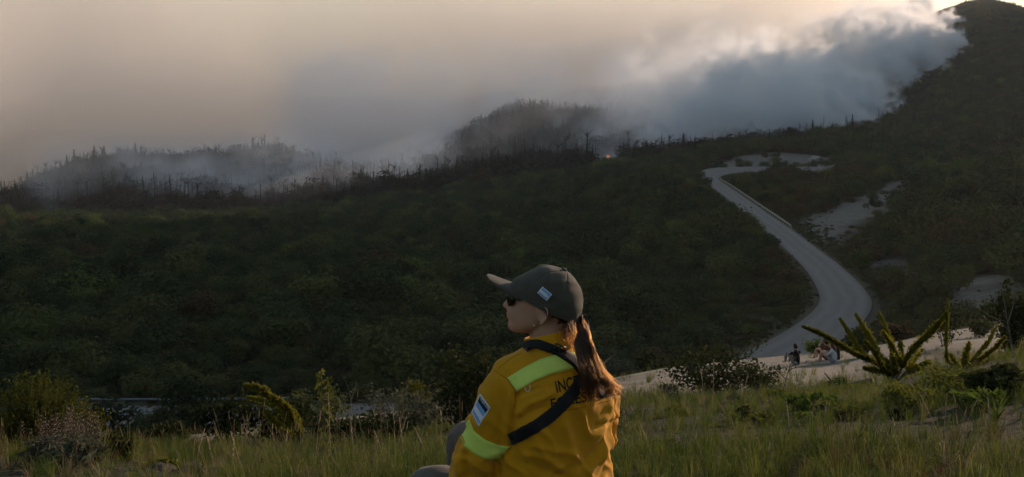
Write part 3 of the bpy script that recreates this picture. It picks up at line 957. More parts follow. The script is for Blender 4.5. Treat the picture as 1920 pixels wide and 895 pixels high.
for k, (px, Y, hh, kind) in enumerate(((225, 700, 11, 0), (128, 690, 8, 1), (345, 715, 8.5, 2), (60, 660, 9, 3), (490, 705, 7.5, 0), (905, 690, 17, 7), (660, 690, 9, 1), (560, 600, 8, 2), (785, 560, 8, 9), (1045, 520, 7, 10), (165, 480, 8.5, 9), (1265, 300, 7.5, 0), (770, 205, 7.5, 9), (690, 190, 5.5, 10), (480, 165, 5, 5))):
    crown, stem, lab, grp = SH[kind]
    p = ground_at_px(px, Y)
    lab = ['large round dark tree at the edge of the smoke', 'dark tree near the far-left corner of the burnt forest', 'small dark domed tree below the smoke bank', 'broad dark tree at the left border of the valley', 'low dark tree under the burnt hill', 'tall rusty dark tree standing before the dark burnt hump', 'dark tree at the foot of the pale smoke streak', 'dark tree rising above the middle of the valley scrub', 'bright green tree beside the burnt forest edge', 'bright green tree in the middle of the far scrub', 'pale green tree on the left of the valley', 'dark tree in the scrub below the road curve', 'large bright green tree left of the cap', 'smaller bright green tree next to the large one', 'olive shrub beside the road at lower left'][k]
    e = empty('valley_tree', p, lab, 'tree'); e.rotation_euler.z = k * 1.3; e.scale = (hh * 1.05, hh * 1.05, hh)
    link(bpy.data.objects.new('crown', crown), e); link(bpy.data.objects.new('trunk', stem), e)

# forest on the mountain, right of the fire
x, y = jitter_grid(20, 900, 540, 1760, 6.2, rg)
sa, gr, ve, bu = masks(x, y)
u = 960 + F * x / y
k = (u < 2300) & (u > 1250) & (gr < 0.3) & ((bu < 0.5) | (y < 700)) & (y > np.interp(u, [1200, 1600], [640, 540]))
rdist, _, rh = road_dist(x, y)
k &= rdist > 8
x, y, u = x[k], y[k], u[k]
z = ground(x, y)
h = np.clip(rg.normal(7.5, 1.6, len(x)), 4, 13)
pk = rg.choice(14, len(x), p=np.array([4, 4, 4, 4, 2, 2, 2, .7, .7, .1, .1, .8, .8, .8]) / 26)
con = pk >= 11
h = np.where(con, h * 1.45, h)
scatter_object('mountain_forest', [M_LEAF_D], [s[0] for s in SH] + CON, np.stack([x, y, z], 1), np.where(con, h * 1.0, h * rg.uniform(0.95, 1.35, len(x))), h, rg.uniform(0, 6.28, len(x)), pk)

# the burnt forest
FLAME_Y = float(at_px(1140, 298)[1])
x, y = jitter_grid(-640, 360, 690, 1560, 4.3, rg)
sa, gr, ve, bu = masks(x, y)
u = 960 + F * x / y
k = (bu > 0.35) & ~((np.abs(u - 1141) < 26) & (y < FLAME_Y)) & (u > -120) & (u < 1820) & (gr < 0.3) & (rg.random(len(x)) < 0.78 + .5 * vnoise(x, y, 40, 95, 2))
x, y, u = x[k], y[k], u[k]
z = ground(x, y)
cl = vnoise(x, y, 70, 91, 3)
h = np.clip(rg.normal(16.5, 4.0, len(x)) * (1 + 0.35 * cl), 6, 28)
h *= np.interp(u, [1150, 1320], [1, .55])
pk = rg.integers(0, 9, len(x))
sc = rg.random(len(x)) < 0.30 + 0.35 * sstep(0.1, 0.5, cl)
pk = np.where(sc, 9 + rg.integers(0, 3, len(x)), pk)
cf = (~sc) & (rg.random(len(x)) < 0.09 + 0.16 * ((u > 880) & (u < 1030)))
pk = np.where(cf, 12 + rg.integers(0, 3, len(x)), pk)
h = np.where(sc, h * 0.72, h)
w = np.where(sc, h * 1.1, h * 1.1)
rot = rg.uniform(0, 6.28, len(x))
front = np.argsort(y + rg.uniform(0, 40, len(x)) - 12 * h + 200 * (np.abs(u - 960) > 900))
named, rest = front[:280], front[280:]
BN = DEAD + SCORCH + CON
for i in named:
    kind = pk[i]
    o = link(bpy.data.objects.new('burnt_tree' if kind < 9 else 'scorched_tree' if kind < 12 else 'conifer_tree', BN[kind]))
    o.location = (x[i], y[i], z[i]); o.rotation_euler.z = rot[i]; o.scale = (w[i], w[i], h[i])
    if kind < 9: tag(o, 'bare charred tree trunk standing in smoke at the edge of the burnt forest', 'tree', 'charred trunks at the burnt forest edge')
    elif kind < 12: tag(o, 'scorched leafy tree with a dark crown between charred trunks', 'tree', 'scorched trees at the burnt forest edge')
    else: tag(o, 'narrow pointed dark conifer standing between the charred trunks', 'tree', 'conifers at the burnt forest edge')
scatter_object('burnt_forest', [M_CHAR], BN, np.stack([x, y, z], 1)[rest], w[rest], h[rest], rot[rest], pk[rest])
# ------------------------------------------------------------------ the woman in the yellow jacket
from mathutils import noise as mnoise
WY = 3.3
PXM = WY / F                                   # metres per photo pixel where she sits
def W(px, py, dy=0.0): return P(px, py, WY + dy)

def topx(v):
    """world point to photo pixel"""
    dz = v.y * _CT - v.z * _ST
    return 960 + F * v.x / dz, 447.5 - F * (v.y * _ST + v.z * _CT) / dz

def loft(m, rings, cap=True, mat=0):
    n = len(rings[0]); vs = [p for r in rings for p in r]; fs = []
    for i in range(len(rings) - 1):
        for j in range(n):
            fs.append((i * n + j, i * n + (j + 1) % n, (i + 1) * n + (j + 1) % n, (i + 1) * n + j))
    if cap:
        fs.append(tuple(range(n - 1, -1, -1)))
        fs.append(tuple(range((len(rings) - 1) * n, len(rings) * n)))
    m.add(vs, fs, mat)

def limb(m, pts, n=18, mat=0, per=7):
    """smooth tapering limb through (point, radius) stations"""
    c = np.array([tuple(p) for p, r in pts]); r = np.array([q for p, q in pts])
    out, rad = [], []
    for i in range(len(c) - 1):
        p0, p1, p2, p3 = c[max(i - 1, 0)], c[i], c[i + 1], c[min(i + 2, len(c) - 1)]
        for t in np.linspace(0, 1, per, endpoint=False):
            out.append(0.5 * ((2 * p1) + (-p0 + p2) * t + (2 * p0 - 5 * p1 + 4 * p2 - p3) * t * t + (-p0 + 3 * p1 - 3 * p2 + p3) * t ** 3))
            rad.append(r[i] * (1 - t) + r[i + 1] * t)
    out.append(c[-1]); rad.append(r[-1])
    # rounded ends
    d0 = Vector(out[0]) - Vector(out[1]); d0.normalize(); d1 = Vector(out[-1]) - Vector(out[-2]); d1.normalize()
    pre = [Vector(out[0]) + d0 * rad[0] * s for s in (0.85, 0.6, 0.3)]; prr = [rad[0] * s for s in (0.35, 0.75, 0.95)]
    pos = [Vector(out[-1]) + d1 * rad[-1] * s for s in (0.3, 0.6, 0.85)]; por = [rad[-1] * s for s in (0.95, 0.75, 0.35)]
    m.tube(pre + [Vector(p) for p in out] + pos, prr + rad + por, n, mat)

def solid(m, voxel, smooth=6, factor=0.5, name='part'):
    """weld overlapping closed shapes into one continuous skin"""
    me = m.mesh('tmp', [])
    o = bpy.data.objects.new('tmp', me); COL.objects.link(o)
    r = o.modifiers.new('r', 'REMESH'); r.mode = 'VOXEL'; r.voxel_size = voxel; r.use_smooth_shade = True
    s = o.modifiers.new('s', 'SMOOTH'); s.iterations = smooth; s.factor = factor
    dg = bpy.context.evaluated_depsgraph_get()
    out = bpy.data.meshes.new_from_object(o.evaluated_get(dg))
    bpy.data.objects.remove(o); bpy.data.meshes.remove(me)
    out.name = name
    out.polygons.foreach_set('use_smooth', [True] * len(out.polygons))
    return out

def mesh_np(me):
    v = np.empty(len(me.vertices) * 3); me.vertices.foreach_get('co', v)
    n = np.empty(len(me.vertices) * 3); me.vertices.foreach_get('normal', n)
    return v.reshape(-1, 3), n.reshape(-1, 3)

def px_np(v):
    dz = v[:, 1] * _CT - v[:, 2] * _ST
    return 960 + F * v[:, 0] / dz, 447.5 - F * (v[:, 1] * _ST + v[:, 2] * _CT) / dz

def seg_dist(px, py, line):
    d = np.full(len(px), 1e9)
    for (x1, y1), (x2, y2) in zip(line[:-1], line[1:]):
        t = np.clip(((px - x1) * (x2 - x1) + (py - y1) * (y2 - y1)) / ((x2 - x1) ** 2 + (y2 - y1) ** 2), 0, 1)
        d = np.minimum(d, np.hypot(px - x1 - t * (x2 - x1), py - y1 - t * (y2 - y1)))
    return d

# ---- frames
HF = Vector((-math.cos(math.radians(12)), math.sin(math.radians(12)), 0))
HL = Vector((HF.y * -1, HF.x, 0)); HL = Vector((-math.sin(math.radians(12)), -math.cos(math.radians(12)), 0))
HC = W(1018, 565)
UP = Vector((0, 0, 1))
def head(px, py, l=0.0):
    """point of the head: profile position in photo pixels, l metres towards her left ear"""
    return HC + HF * ((1018 - px) * PXM) + UP * ((565 - py) * PXM) + HL * l
PSI = math.radians(32)
BF = Vector((-math.sin(PSI), math.cos(PSI), 0))
BR = Vector((math.cos(PSI), math.sin(PSI), 0))

def ring_head(py, xf, xb, w, n=72, nose=0.0, ns=0.012, dent=0.0, lip=0.0, e=2.25):
    pts = []
    cx = xf * 0.42 + xb * 0.58
    for j in range(n):
        a = 2 * math.pi * j / n
        ca, sa = math.cos(a), math.sin(a)
        k = (abs(ca) ** e + abs(sa) ** e) ** (-1 / e)
        l = w * sa * k
        if ca > 0:
            fx = (cx - xf) * ca * k
            l *= 1 - 0.16 * max(0, ca) ** 2                # faces narrow towards the front
        else:
            fx = (xb - cx) * ca * k
        x = cx - fx
        if ca > 0:
            x -= nose * math.exp(-(l / ns) ** 2 / 2) + lip * math.exp(-(l / 0.02) ** 2 / 2)
            x += dent * (math.exp(-((abs(l) - 0.030) / 0.014) ** 2 / 2))
        pts.append(head(x, py, l))
    return pts

_prof = np.array([  # py, front, back, half width, nose, eye dent, lip
    (506, 1020, 1036, .012, 0, 0, 0), (509, 1008, 1046, .028, 0, 0, 0), (514, 993, 1058, .045, 0, 0, 0), (521, 980, 1068, .058, 0, 0, 0),
    (532, 964, 1078, .070, 0, 0, 0), (543, 953, 1084, .076, 0, 0, 0), (551, 950, 1087, .077, 1, 1, 0), (557, 952, 1087, .0765, 2.5, 5, 0),
    (562, 953.5, 1086, .076, 5.5, 6, 0), (568, 953.5, 1085, .0755, 10, 4, 0), (573, 953, 1083, .075, 13.6, 1.5, 0), (577, 952.5, 1081, .0735, 13.4, 0, 0),
    (580.5, 952, 1078, .072, 8, 0, 0), (583, 951.5, 1075, .071, 2.5, 0, 0.5), (587, 951, 1071, .0695, 0, 0, 2.2), (590.5, 951, 1067, .068, 0, 0, 4.4),
    (593.5, 951.5, 1063, .067, 0, 0, 2.0), (596.5, 951.5, 1058, .0655, 0, 0, 3.8), (600, 952.3, 1050, .0635, 0, 0, 1.0), (605, 952.2, 1040, .060, 0, 0, 0),
    (611, 950.5, 1028, .055, 0, 0, 0), (617, 951.5, 1015, .048, 0, 0, 0), (622, 955.5, 1004, .038, 0, 0, 0), (626, 963, 992, .022, 0, 0, 0)])
_pys = np.concatenate([np.linspace(506, 545, 16), np.linspace(547, 626, 44)])
body = MB()
loft(body, [ring_head(q, *(np.interp(q, _prof[:, 0], _prof[:, k]) for k in (1, 2, 3)),
                      nose=np.interp(q, _prof[:, 0], _prof[:, 4]), ns=float(np.interp(q, [551, 562, 576, 583], [.007, .0075, .0105, .012])),
                      dent=np.interp(q, _prof[:, 0], _prof[:, 5]), lip=np.interp(q, _prof[:, 0], _prof[:, 6])) for q in _pys])
# neck, in the head frame
def oval(c, ax, ay, n=28):
    return [c + ax * math.cos(2 * math.pi * j / n) + ay * math.sin(2 * math.pi * j / n) for j in range(n)]
loft(body, [oval(head(1034 - 0.05 * (q - 590), q, 0) + BF * -0.0, HF * a, HL * b) for q, a, b in ((575, .066, .060), (595, .064, .058), (615, .060, .055), (632, .060, .055), (655, .066, .062), (680, .075, .075))])
# ears: rim, bowl and lobe
for s in (1, -1):
    lz = 0.0765 * s
    rim = [(1008, 579), (1009, 572), (1015, 566.5), (1023, 566), (1029, 571), (1030, 580), (1026, 589), (1020, 596), (1014, 601)]
    body.tube([head(x + 8, y, lz + s * (0.004 + 0.010 * max(0, (x - 1008) / 22))) for x, y in rim], [.0028, .003, .0034, .0036, .0036, .0034, .0032, .0036, .0042], 8)
    loft(body, [oval(head(1026, 583, lz + s * o), HF * .0150 * k + UP * .003, UP * .0235 * k) for o, k in ((-.016, .8), (-.002, 1.1), (.004, 1.0), (.0055, .6))])
    body.tube([head(x + 8, y, lz + s * .006) for x, y in ((1015, 575), (1021, 578), (1020, 588), (1013, 593))], [.002, .003, .003, .002], 6)

def bring(px, py, dy, a, b, n=40, e=2.4):
    c = W(px, py, dy); pts = []
    for j in range(n):
        t = 2 * math.pi * j / n; ca, sa = math.cos(t), math.sin(t)
        k = (abs(ca) ** e + abs(sa) ** e) ** (-1 / e)
        pts.append(c + BR * (a * ca * k) + BF * (b * sa * k))
    return pts
TORSO = [(640, 1031, 0.01, .060, .062), (655, 1030, 0.005, .085, .075), (668, 1030, 0, .125, .090), (684, 1028, -.005, .165, .104), (702, 1027, -.01, .190, .116), (725, 1027, -.012, .200, .126),
         (760, 1029, -.01, .203, .133), (800, 1030, 0, .198, .134), (850, 1029, .01, .194, .136), (900, 1030, .01, .198, .142), (960, 1033, .01, .208, .152), (1005, 1036, .01, .205, .155), (1025, 1036, .01, .185, .14)]
loft(body, [bring(px, py, dy, a - .022, b - .022) for py, px, dy, a, b in TORSO])
ARM_L = [(W(962, 712, -.085), .062), (W(944, 738, -.095), .066), (W(925, 778, -.095), .064), (W(908, 826, -.085), .069), (W(893, 868, -.06), .066), (W(886, 912, -.02), .062)]
FORE_L = [(W(886, 912, -.02), .058), (W(896, 938, .08), .052), (W(915, 955, .20), .040)]
ARM_R = [(W(1102, 712, .09), .062), (W(1122, 745, .12), .062), (W(1118, 800, .17), .058), (W(1100, 870, .22), .056)]
FORE_R = [(W(1100, 870, .22), .052), (W(1050, 910, .30), .046), (W(985, 935, .34), .038)]
for lst in (ARM_L, FORE_L, ARM_R, FORE_R):
    limb(body, [(p, r * 0.66) for p, r in lst], 14)
def hand(m, wrist, d, palm_n, thumb_side):
    """palm, four curled fingers of unequal length, and a thumb from the side of the palm"""
    d = d.normalized(); side = d.cross(palm_n).normalized() * thumb_side
    limb(m, [(wrist - d * .03, .026), (wrist + d * .03, .030), (wrist + d * .07, .031)], 12)
    for k, (o, L) in enumerate(((.026, .072), (.009, .080), (-.009, .075), (-.025, .058))):
        b = wrist + d * .085 + side * o
        p1 = b + d * L * .45 + palm_n * L * .15
        p2 = p1 + d * L * .25 + palm_n * L * .32
        p3 = p2 + d * L * .02 + palm_n * L * .28
        limb(m, [(b - d * .02, .0098), (p1, .0092), (p2, .0085), (p3, .0072)], 8, per=4)
    b = wrist + d * .025 + side * .026
    limb(m, [(b, .012), (b + d * .03 + side * .018, .0108), (b + d * .055 + side * .018 + palm_n * .012, .0085)], 8, per=4)
hand(body, W(918, 958, .215), Vector((0.75, 0.6, -0.25)), Vector((0.1, -0.2, -1)), 1)
hand(body, W(975, 938, .345), Vector((-0.9, 0.1, -0.3)), Vector((0, -0.2, -1)), -1)
THIGH_L = [(W(985, 985, -.04), .088), (W(910, 955, -.02), .083), (W(845, 926, .01), .077), (W(806, 921, .05), .073)]
SHIN_L = [(W(806, 921, .05), .070), (W(835, 955, .16), .060), (W(890, 985, .30), .052), (W(935, 1000, .40), .047)]
THIGH_R = [(W(1060, 985, .06), .088), (W(990, 915, .18), .082), (W(920, 850, .30), .076), (W(877, 826, .37), .066)]
SHIN_R = [(W(877, 826, .37), .066), (W(874, 862, .40), .064), (W(868, 915, .42), .058), (W(860, 975, .43), .050)]
for lst in (THIGH_L, SHIN_L, THIGH_R, SHIN_R):
    limb(body, [(p, r * 0.80) for p, r in lst], 16)
for a, f in ((W(940, 1004, .43), Vector((.8, .5, -.15))), (W(858, 985, .44), Vector((-.75, .62, -.05)))):
    limb(body, [(a - f * .04, .036), (a + f * .06, .036), (a + f * .15, .026)], 12)

skin = NT('skin', 0.55, 0.35)
skin.color(skin.ramp(skin.noise(28, 4), [(0.3, (0.40, 0.215, 0.150)), (0.7, (0.46, 0.255, 0.180))]))
skin.b.inputs['Subsurface Weight'].default_value = 0.15
skin.b.inputs['Subsurface Radius'].default_value = (0.02, 0.008, 0.004)
skin.b.inputs['Subsurface Scale'].default_value = 0.3
skin.bump(skin.noise(260, 2), 0.08, 0.002)
bme = solid(body, 0.0038, 3, 0.5, 'person')
bme.materials.clear(); bme.materials.append(skin.mat)
woman = link(bpy.data.objects.new('person', bme))
tag(woman, 'woman in yellow jacket and olive cap sitting on the grass with a long ponytail', 'person')

# ---- jacket
def cloth(name, c, rough=0.85, weave=900, var=0.14):
    t = NT(name, rough, 0.2)
    t.color(t.ramp(t.noise(7, 5), [(0.3, tuple(x * (1 - var) for x in c)), (0.7, tuple(x * (1 + var) for x in c))]))
    t.b.inputs['Sheen Weight'].default_value = 0.08
    t.bump(t.math('ADD', t.noise(weave, 2), t.math('MULTIPLY', t.noise(55, 4), 0.8)), 0.22, 0.003)
    return t.mat
M_JACKET = cloth('yellow_cotton', (0.57, 0.262, 0.006))
M_OLIVE = cloth('olive_cotton', (0.064, 0.058, 0.044))
M_TROUSER = cloth('grey_trouser_cloth', (0.120, 0.103, 0.086))
M_HIVIS = cloth('lime_reflective_tape', (0.60, 0.74, 0.14), 0.6, 1400, 0.06)
M_BLACK = cloth('black_webbing', (0.010, 0.010, 0.012), 0.6, 700, 0.2)
M_WHITE = plain('white_thread', (0.62, 0.63, 0.68), 0.8, 0.2, 0.08, 300)
M_SKY = plain('light_blue_thread', (0.17, 0.32, 0.56), 0.8, 0.2, 0.08, 300)
M_NAVY = plain('navy_thread', (0.012, 0.016, 0.035), 0.8, 0.2, 0.1, 300)
M_INK = plain('black_print', (0.012, 0.011, 0.010), 0.7, 0.2, 0.1, 200)
M_SEAM = plain('yellow_seam', (0.30, 0.145, 0.004), 0.9, 0.1, 0.1, 90)

jk = MB()
loft(jk, [bring(px, py, dy, a, b) for py, px, dy, a, b in TORSO])
limb(jk, ARM_L[:4] + [(W(891, 868, -.06), .068), (W(886, 912, -.02), .064)], 24)
limb(jk, FORE_L, 20)
limb(jk, ARM_R, 20); limb(jk, FORE_R, 20)
limb(jk, [(W(985, 690, -.06), .055), (W(958, 704, -.085), .058)], 16)
jme = solid(jk, 0.0062, 7, 0.5, 'jacket')
v, n = mesh_np(jme)
px, py = px_np(v)
facing = sstep(0.1, -0.4, n[:, 1])
disp = np.zeros(len(v))
for i, p in enumerate(v):                      # loose cloth: broad dents and long soft folds that run down the body
    q = Vector((p[0] * 9, p[1] * 9, p[2] * 4.2))
    a = mnoise.noise(q)
    b = 1 - abs(mnoise.noise(Vector((p[0] * 15 + p[2] * 6, p[1] * 15, p[2] * 9 + 7))))
    disp[i] = 0.0070 * a + 0.0115 * (b ** 5 - 0.35) * float(np.interp(py[i], [690, 770], [0.15, 1.0]))
FOLDS = [  # polyline in photo pixels, width, height
    ([(968, 742), (964, 775), (960, 812), (956, 842), (932, 866), (930, 895)], 6, -0.014),
    ([(970, 776), (992, 757), (1018, 748), (1034, 738)], 5, 0.010), ([(972, 786), (1000, 772), (1024, 764)], 4, -0.007),
    ([(968, 742), (985, 736), (1010, 728)], 4, -0.006), ([(969, 800), (985, 795), (1004, 783)], 4, 0.006),
    ([(985, 850), (1012, 856), (1050, 876)], 6, 0.008), ([(990, 868), (1030, 886), (1060, 893)], 5, -0.006), ([(1000, 835), (1040, 846), (1080, 850)], 6, 0.006),
    ([(1146, 800), (1120, 842), (1095, 872)], 6, -0.008), ([(1148, 822), (1128, 856), (1108, 882)], 6, 0.011), ([(1144, 848), (1132, 880), (1124, 900)], 5, -0.007),
    ([(1150, 745), (1146, 762), (1151, 778)], 7, 0.012), ([(1152, 786), (1138, 796), (1120, 800)], 4, -0.010),
    ([(868, 842), (858, 860), (866, 884)], 6, 0.010), ([(874, 850), (872, 872), (880, 896)], 5, -0.009), ([(852, 852), (862, 848), (880, 858)], 4, -0.006), ([(890, 872), (905, 884), (918, 898)], 6, 0.006),
    ([(905, 735), (915, 760), (912, 790)], 6, 0.004), ([(935, 742), (940, 775), (934, 815)], 6, -0.004),
    ([(950, 700), (962, 720), (968, 740)], 4, -0.004), ([(1060, 800), (1075, 840), (1078, 890)], 9, 0.007), ([(1030, 800), (1040, 830)], 8, -0.005),
]
for line, wd, hgt in FOLDS:
    disp += hgt * np.exp(-(seg_dist(px, py, line) / wd) ** 2) * facing
v2 = v + n * disp[:, None]
jme.vertices.foreach_set('co', v2.ravel()); jme.update()
jme.materials.clear(); jme.materials.append(M_JACKET)
jacket = link(bpy.data.objects.new('jacket', jme), woman)
BVH_J = BVHTree.FromPolygons([tuple(p) for p in v2], [tuple(p.vertices) for p in jme.polygons])

def hit(px, py, bvh=None, off=0.002):
    """the point of the cloth seen at a photo pixel, lifted off it a little"""
    d = P(px, py, 10.0).normalized()
    loc, nor, idx, dist = (bvh or BVH_J).ray_cast(Vector((0, 0, 0)), d)
    if loc is None: return None, None
    if nor.dot(d) > 0: nor = -nor
    return loc + nor * off, nor

def curve_at(pts, t):
    pts = np.array(pts, float)
    s = np.concatenate([[0], np.cumsum(np.hypot(*np.diff(pts, axis=0).T))]); s /= s[-1]
    return np.array([np.interp(t, s, pts[:, 0]), np.interp(t, s, pts[:, 1])])

def patch(name, top, bot, mats, parent, nu=24, nv=6, off=0.0025, thick=0.002, bvh=None, rows=None, dmax=0.05):
    """cloth strip sewn on between two edge lines, following the surface, with a rim of its own"""
    G = []
    last = None
    for j in range(nv + 1):
        row = []
        for i in range(nu + 1):
            t, b = curve_at(top, i / nu), curve_at(bot, i / nu)
            q = t + (b - t) * j / nv
            p, nr = hit(q[0], q[1], bvh, off)
            if p is None: p, nr = (last if last else (W(*q), Vector((0, -1, 0))))
            last = (p, nr)
            row.append((p, nr))
        G.append(row)
    m = MB()
    k = nu + 1
    vs = [p for r in G for p, nr in r] + [p - nr * (thick + off) for r in G for p, nr in r]
    fs, ms = [], []
    for j in range(nv):
        for i in range(nu):
            fs.append((j * k + i, j * k + i + 1, (j + 1) * k + i + 1, (j + 1) * k + i))
            ms.append(rows(i, j) if rows else 0)
    N = k * (nv + 1)
    edge = [j * k for j in range(nv + 1)] + [nv * k + i for i in range(1, k)] + [j * k + nu for j in range(nv - 1, -1, -1)] + [i for i in range(nu - 1, -1, -1)]
    for a, b in zip(edge[:-1], edge[1:]):
        fs.append((a, b, b + N, a + N)); ms.append(0)
    m.add(vs, fs); m.m = ms
    return m.obj(name, mats, parent)

# collar
cl = MB()
rings = []
for k, (h, gr) in enumerate(((-.022, 0.006), (0, 0.003), (.018, 0.0), (.030, -.001), (.0315, -.004), (.030, -.0075), (.012, -.008), (-.012, -.006))):
    ring = []
    for j in range(44):
        t = 2 * math.pi * j / 44
        c = W(1031, 640, .005)
        f = HF.lerp(BF, 0.3).normalized(); l = Vector((-f.y, f.x, 0))
        p = c + f * ((.079 + gr) * math.cos(t)) + l * ((.073 + gr) * math.sin(t))
        tilt = -0.021 * math.cos(t) - 0.004
        ring.append(p + UP * (h + tilt))
    rings.append(ring)
loft(cl, rings, cap=False)
col_o = cl.obj('collar', M_JACKET, jacket)
col_o.modifiers.new('s', 'SUBSURF').render_levels = 1
_nv = len(v2)
BVH_K = BVHTree.FromPolygons([tuple(p) for p in v2] + [tuple(p.co) for p in col_o.data.vertices], [tuple(p.vertices) for p in jme.polygons] + [tuple(i + _nv for i in p.vertices) for p in col_o.data.polygons])
# shoulder band, sleeve band
patch('reflective_tape', [(951, 709), (981, 690), (1011, 675), (1037, 667), (1060, 661), (1090, 662), (1118, 670)],
      [(969, 734), (1000, 715), (1034, 701), (1071, 692), (1090, 690), (1105, 691), (1120, 694)], [M_HIVIS], jacket, 34, 6)
patch('reflective_tape', [(880, 786), (889, 809), (908, 824), (932, 834), (956, 838)],
      [(862, 813), (871, 837), (892, 853), (914, 862), (934, 863)], [M_HIVIS], jacket, 26, 6)
def flag_rows(top, nv, nu):
    def f(i, j):
        if i in (0, nu - 1) or j in (0, nv - 1): return 0
        q = (j - 1) / (nv - 2)
        if top:
            if q < 0.30: return 2
            return 1 if q < 0.53 else 0 if q < 0.76 else 1
        return 1 if q < 0.34 else 0 if q < 0.67 else 1
    return f
patch('flag_patch', [(901, 739), (920, 765)], [(885, 774), (898, 800)], [M_WHITE, M_SKY, M_NAVY], jacket, 14, 18, rows=flag_rows(True, 18, 14))

def text_mesh(s):
    cu = bpy.data.curves.new('t', 'FONT'); cu.body = s; cu.resolution_u = 3; cu.offset = 0.012
    o = bpy.data.objects.new('t', cu); COL.objects.link(o)
    dg = bpy.context.evaluated_depsgraph_get()
    me = bpy.data.meshes.new_from_object(o.evaluated_get(dg))
    bpy.data.objects.remove(o); bpy.data.curves.remove(cu)
    return me
def print_text(s, name, org, ux, vx, ref, mat, parent, off=0.0012, bvh=None):
    """flat print on the cloth: org pixel of the baseline start, ux = pixels of the word ref, vx = pixels of one cap height"""
    me = text_mesh(s); rm = text_mesh(ref)
    wref = max(v.co.x for v in rm.vertices); hc = 0.69
    bm = bmesh.new(); bm.from_mesh(me)
    bmesh.ops.triangulate(bm, faces=bm.faces[:])
    bmesh.ops.subdivide_edges(bm, edges=[e for e in bm.edges if e.calc_length() > 0.12], cuts=2)
    bmesh.ops.triangulate(bm, faces=bm.faces[:])
    last = None
    for vt in bm.verts:
        a, b = vt.co.x / wref, vt.co.y / hc
        q = (org[0] + ux[0] * a + vx[0] * b, org[1] + ux[1] * a + vx[1] * b)
        p, nr = hit(q[0], q[1], bvh, off)
        if p is None: p = last or W(*q)
        last = p
        vt.co = p
    bm.to_mesh(me); bm.free()
    me.materials.clear(); me.materials.append(mat)
    me.name = name
    return link(bpy.data.objects.new(name, me), parent)
print_text('INCENDIOS', 'lettering', (1043, 737), (43, -12), (-4.5, -21), 'INCE', M_INK, jacket)
print_text('FORESTALES', 'lettering', (1032, 767), (83, -17), (-1.5, -18.5), 'FOREST', M_INK, jacket)
print_text('ARGENTINA', 'badge_lettering', (901.5, 748.5), (13.5, 19.5), (3.0, -4.6), 'ARGENTINA', M_WHITE, jacket, 0.0036)
# seams and the hanging loop
def cord(name, line, r, mat, parent, n=30, off=0.0, bvh=None):
    m = MB()
    pts = [hit(*curve_at(line, i / n), bvh, off)[0] for i in range(n + 1)]
    pts = [p for p in pts if p is not None]
    m.tube(pts, r, 5)
    return m.obj(name, mat, parent)
cord('seam', [(917, 689), (935, 700), (952, 712), (967, 735), (965, 765)], 0.0011, M_SEAM, jacket)
cord('seam', [(1020, 779), (1060, 771), (1100, 762), (1146, 750)], 0.0010, M_SEAM, jacket)
cord('seam', [(970, 737), (1000, 718), (1034, 704), (1072, 696)], 0.0010, M_SEAM, jacket)
cord('seam', [(935, 690), (958, 672), (978, 662)], 0.0010, M_SEAM, jacket)
cord('hanging_loop', [(984, 727), (986, 733), (990, 735), (994, 730), (993, 722)], 0.0012, M_WHITE, jacket, 14, 0.001)

# strap over both shoulders, with its slider buckle
BVH_S = BVH_J
def webbing(name, line, wpx, mat, parent, off=0.005, n=44, bvh=None):
    c = [curve_at(line, i / n) for i in range(n + 1)]
    top, bot = [], []
    for i in range(n + 1):
        d = c[min(i + 1, n)] - c[max(i - 1, 0)]; d /= np.hypot(*d)
        nn = np.array([d[1], -d[0]]) * wpx / 2
        top.append(tuple(c[i] + nn)); bot.append(tuple(c[i] - nn))
    return patch(name, top, bot, [mat], parent, n, 4, off=off, thick=0.0, bvh=bvh)
strap = webbing('shoulder_strap', [(1150, 652), (1122, 678), (1096, 704), (1082, 726), (1066, 746), (1040, 773), (1011, 795), (983, 811), (956, 824)], 22, M_BLACK, woman, 0.006)
strap2 = webbing('shoulder_strap', [(983, 655), (989, 648), (998, 645), (1010, 645), (1029, 652), (1045, 659), (1061, 669), (1077, 680), (1090, 694), (1110, 716), (1132, 742)], 17, M_BLACK, woman, 0.009, bvh=BVH_K)
M_PLASTIC = plain('black_plastic', (0.018, 0.019, 0.022), 0.35, 0.5, 0.1, 40)
bk = MB()
q = [hit(x, y, BVH_K, 0.013)[0] for x, y in ((1041, 644), (1057, 651), (1051, 670), (1035, 663))]
bk.tube(q + [q[0]], 0.0026, 6)
bk.tube([(q[0] + q[1]) / 2, (q[2] + q[3]) / 2], 0.0024, 6)
bk.obj('buckle', M_PLASTIC, strap2)

# ---- trousers and boots
tr = MB()
for lst in (THIGH_L + SHIN_L[1:], THIGH_R + SHIN_R[1:]): limb(tr, lst, 22)
loft(tr, [bring(px, py, dy, a, b) for py, px, dy, a, b in ((960, 1033, .01, .175, .13), (1000, 1036, .01, .185, .14), (1030, 1036, .01, .15, .11))])
tme = solid(tr, 0.0075, 5, 0.5, 'trousers')
v, n = mesh_np(tme)
dsp = np.array([0.0045 * mnoise.noise(Vector(p) * 14) + 0.004 * ((1 - abs(mnoise.noise(Vector((p[0] * 12, p[1] * 22, p[2] * 26))))) ** 4 - .3) for p in v])
tme.vertices.foreach_set('co', (v + n * dsp[:, None]).ravel()); tme.update()
tme.materials.clear(); tme.materials.append(M_TROUSER)
trousers = link(bpy.data.objects.new('trousers', tme), woman)
M_BOOT = plain('brown_leather', (0.05, 0.035, 0.025), 0.6, 0.4, 0.25, 30)
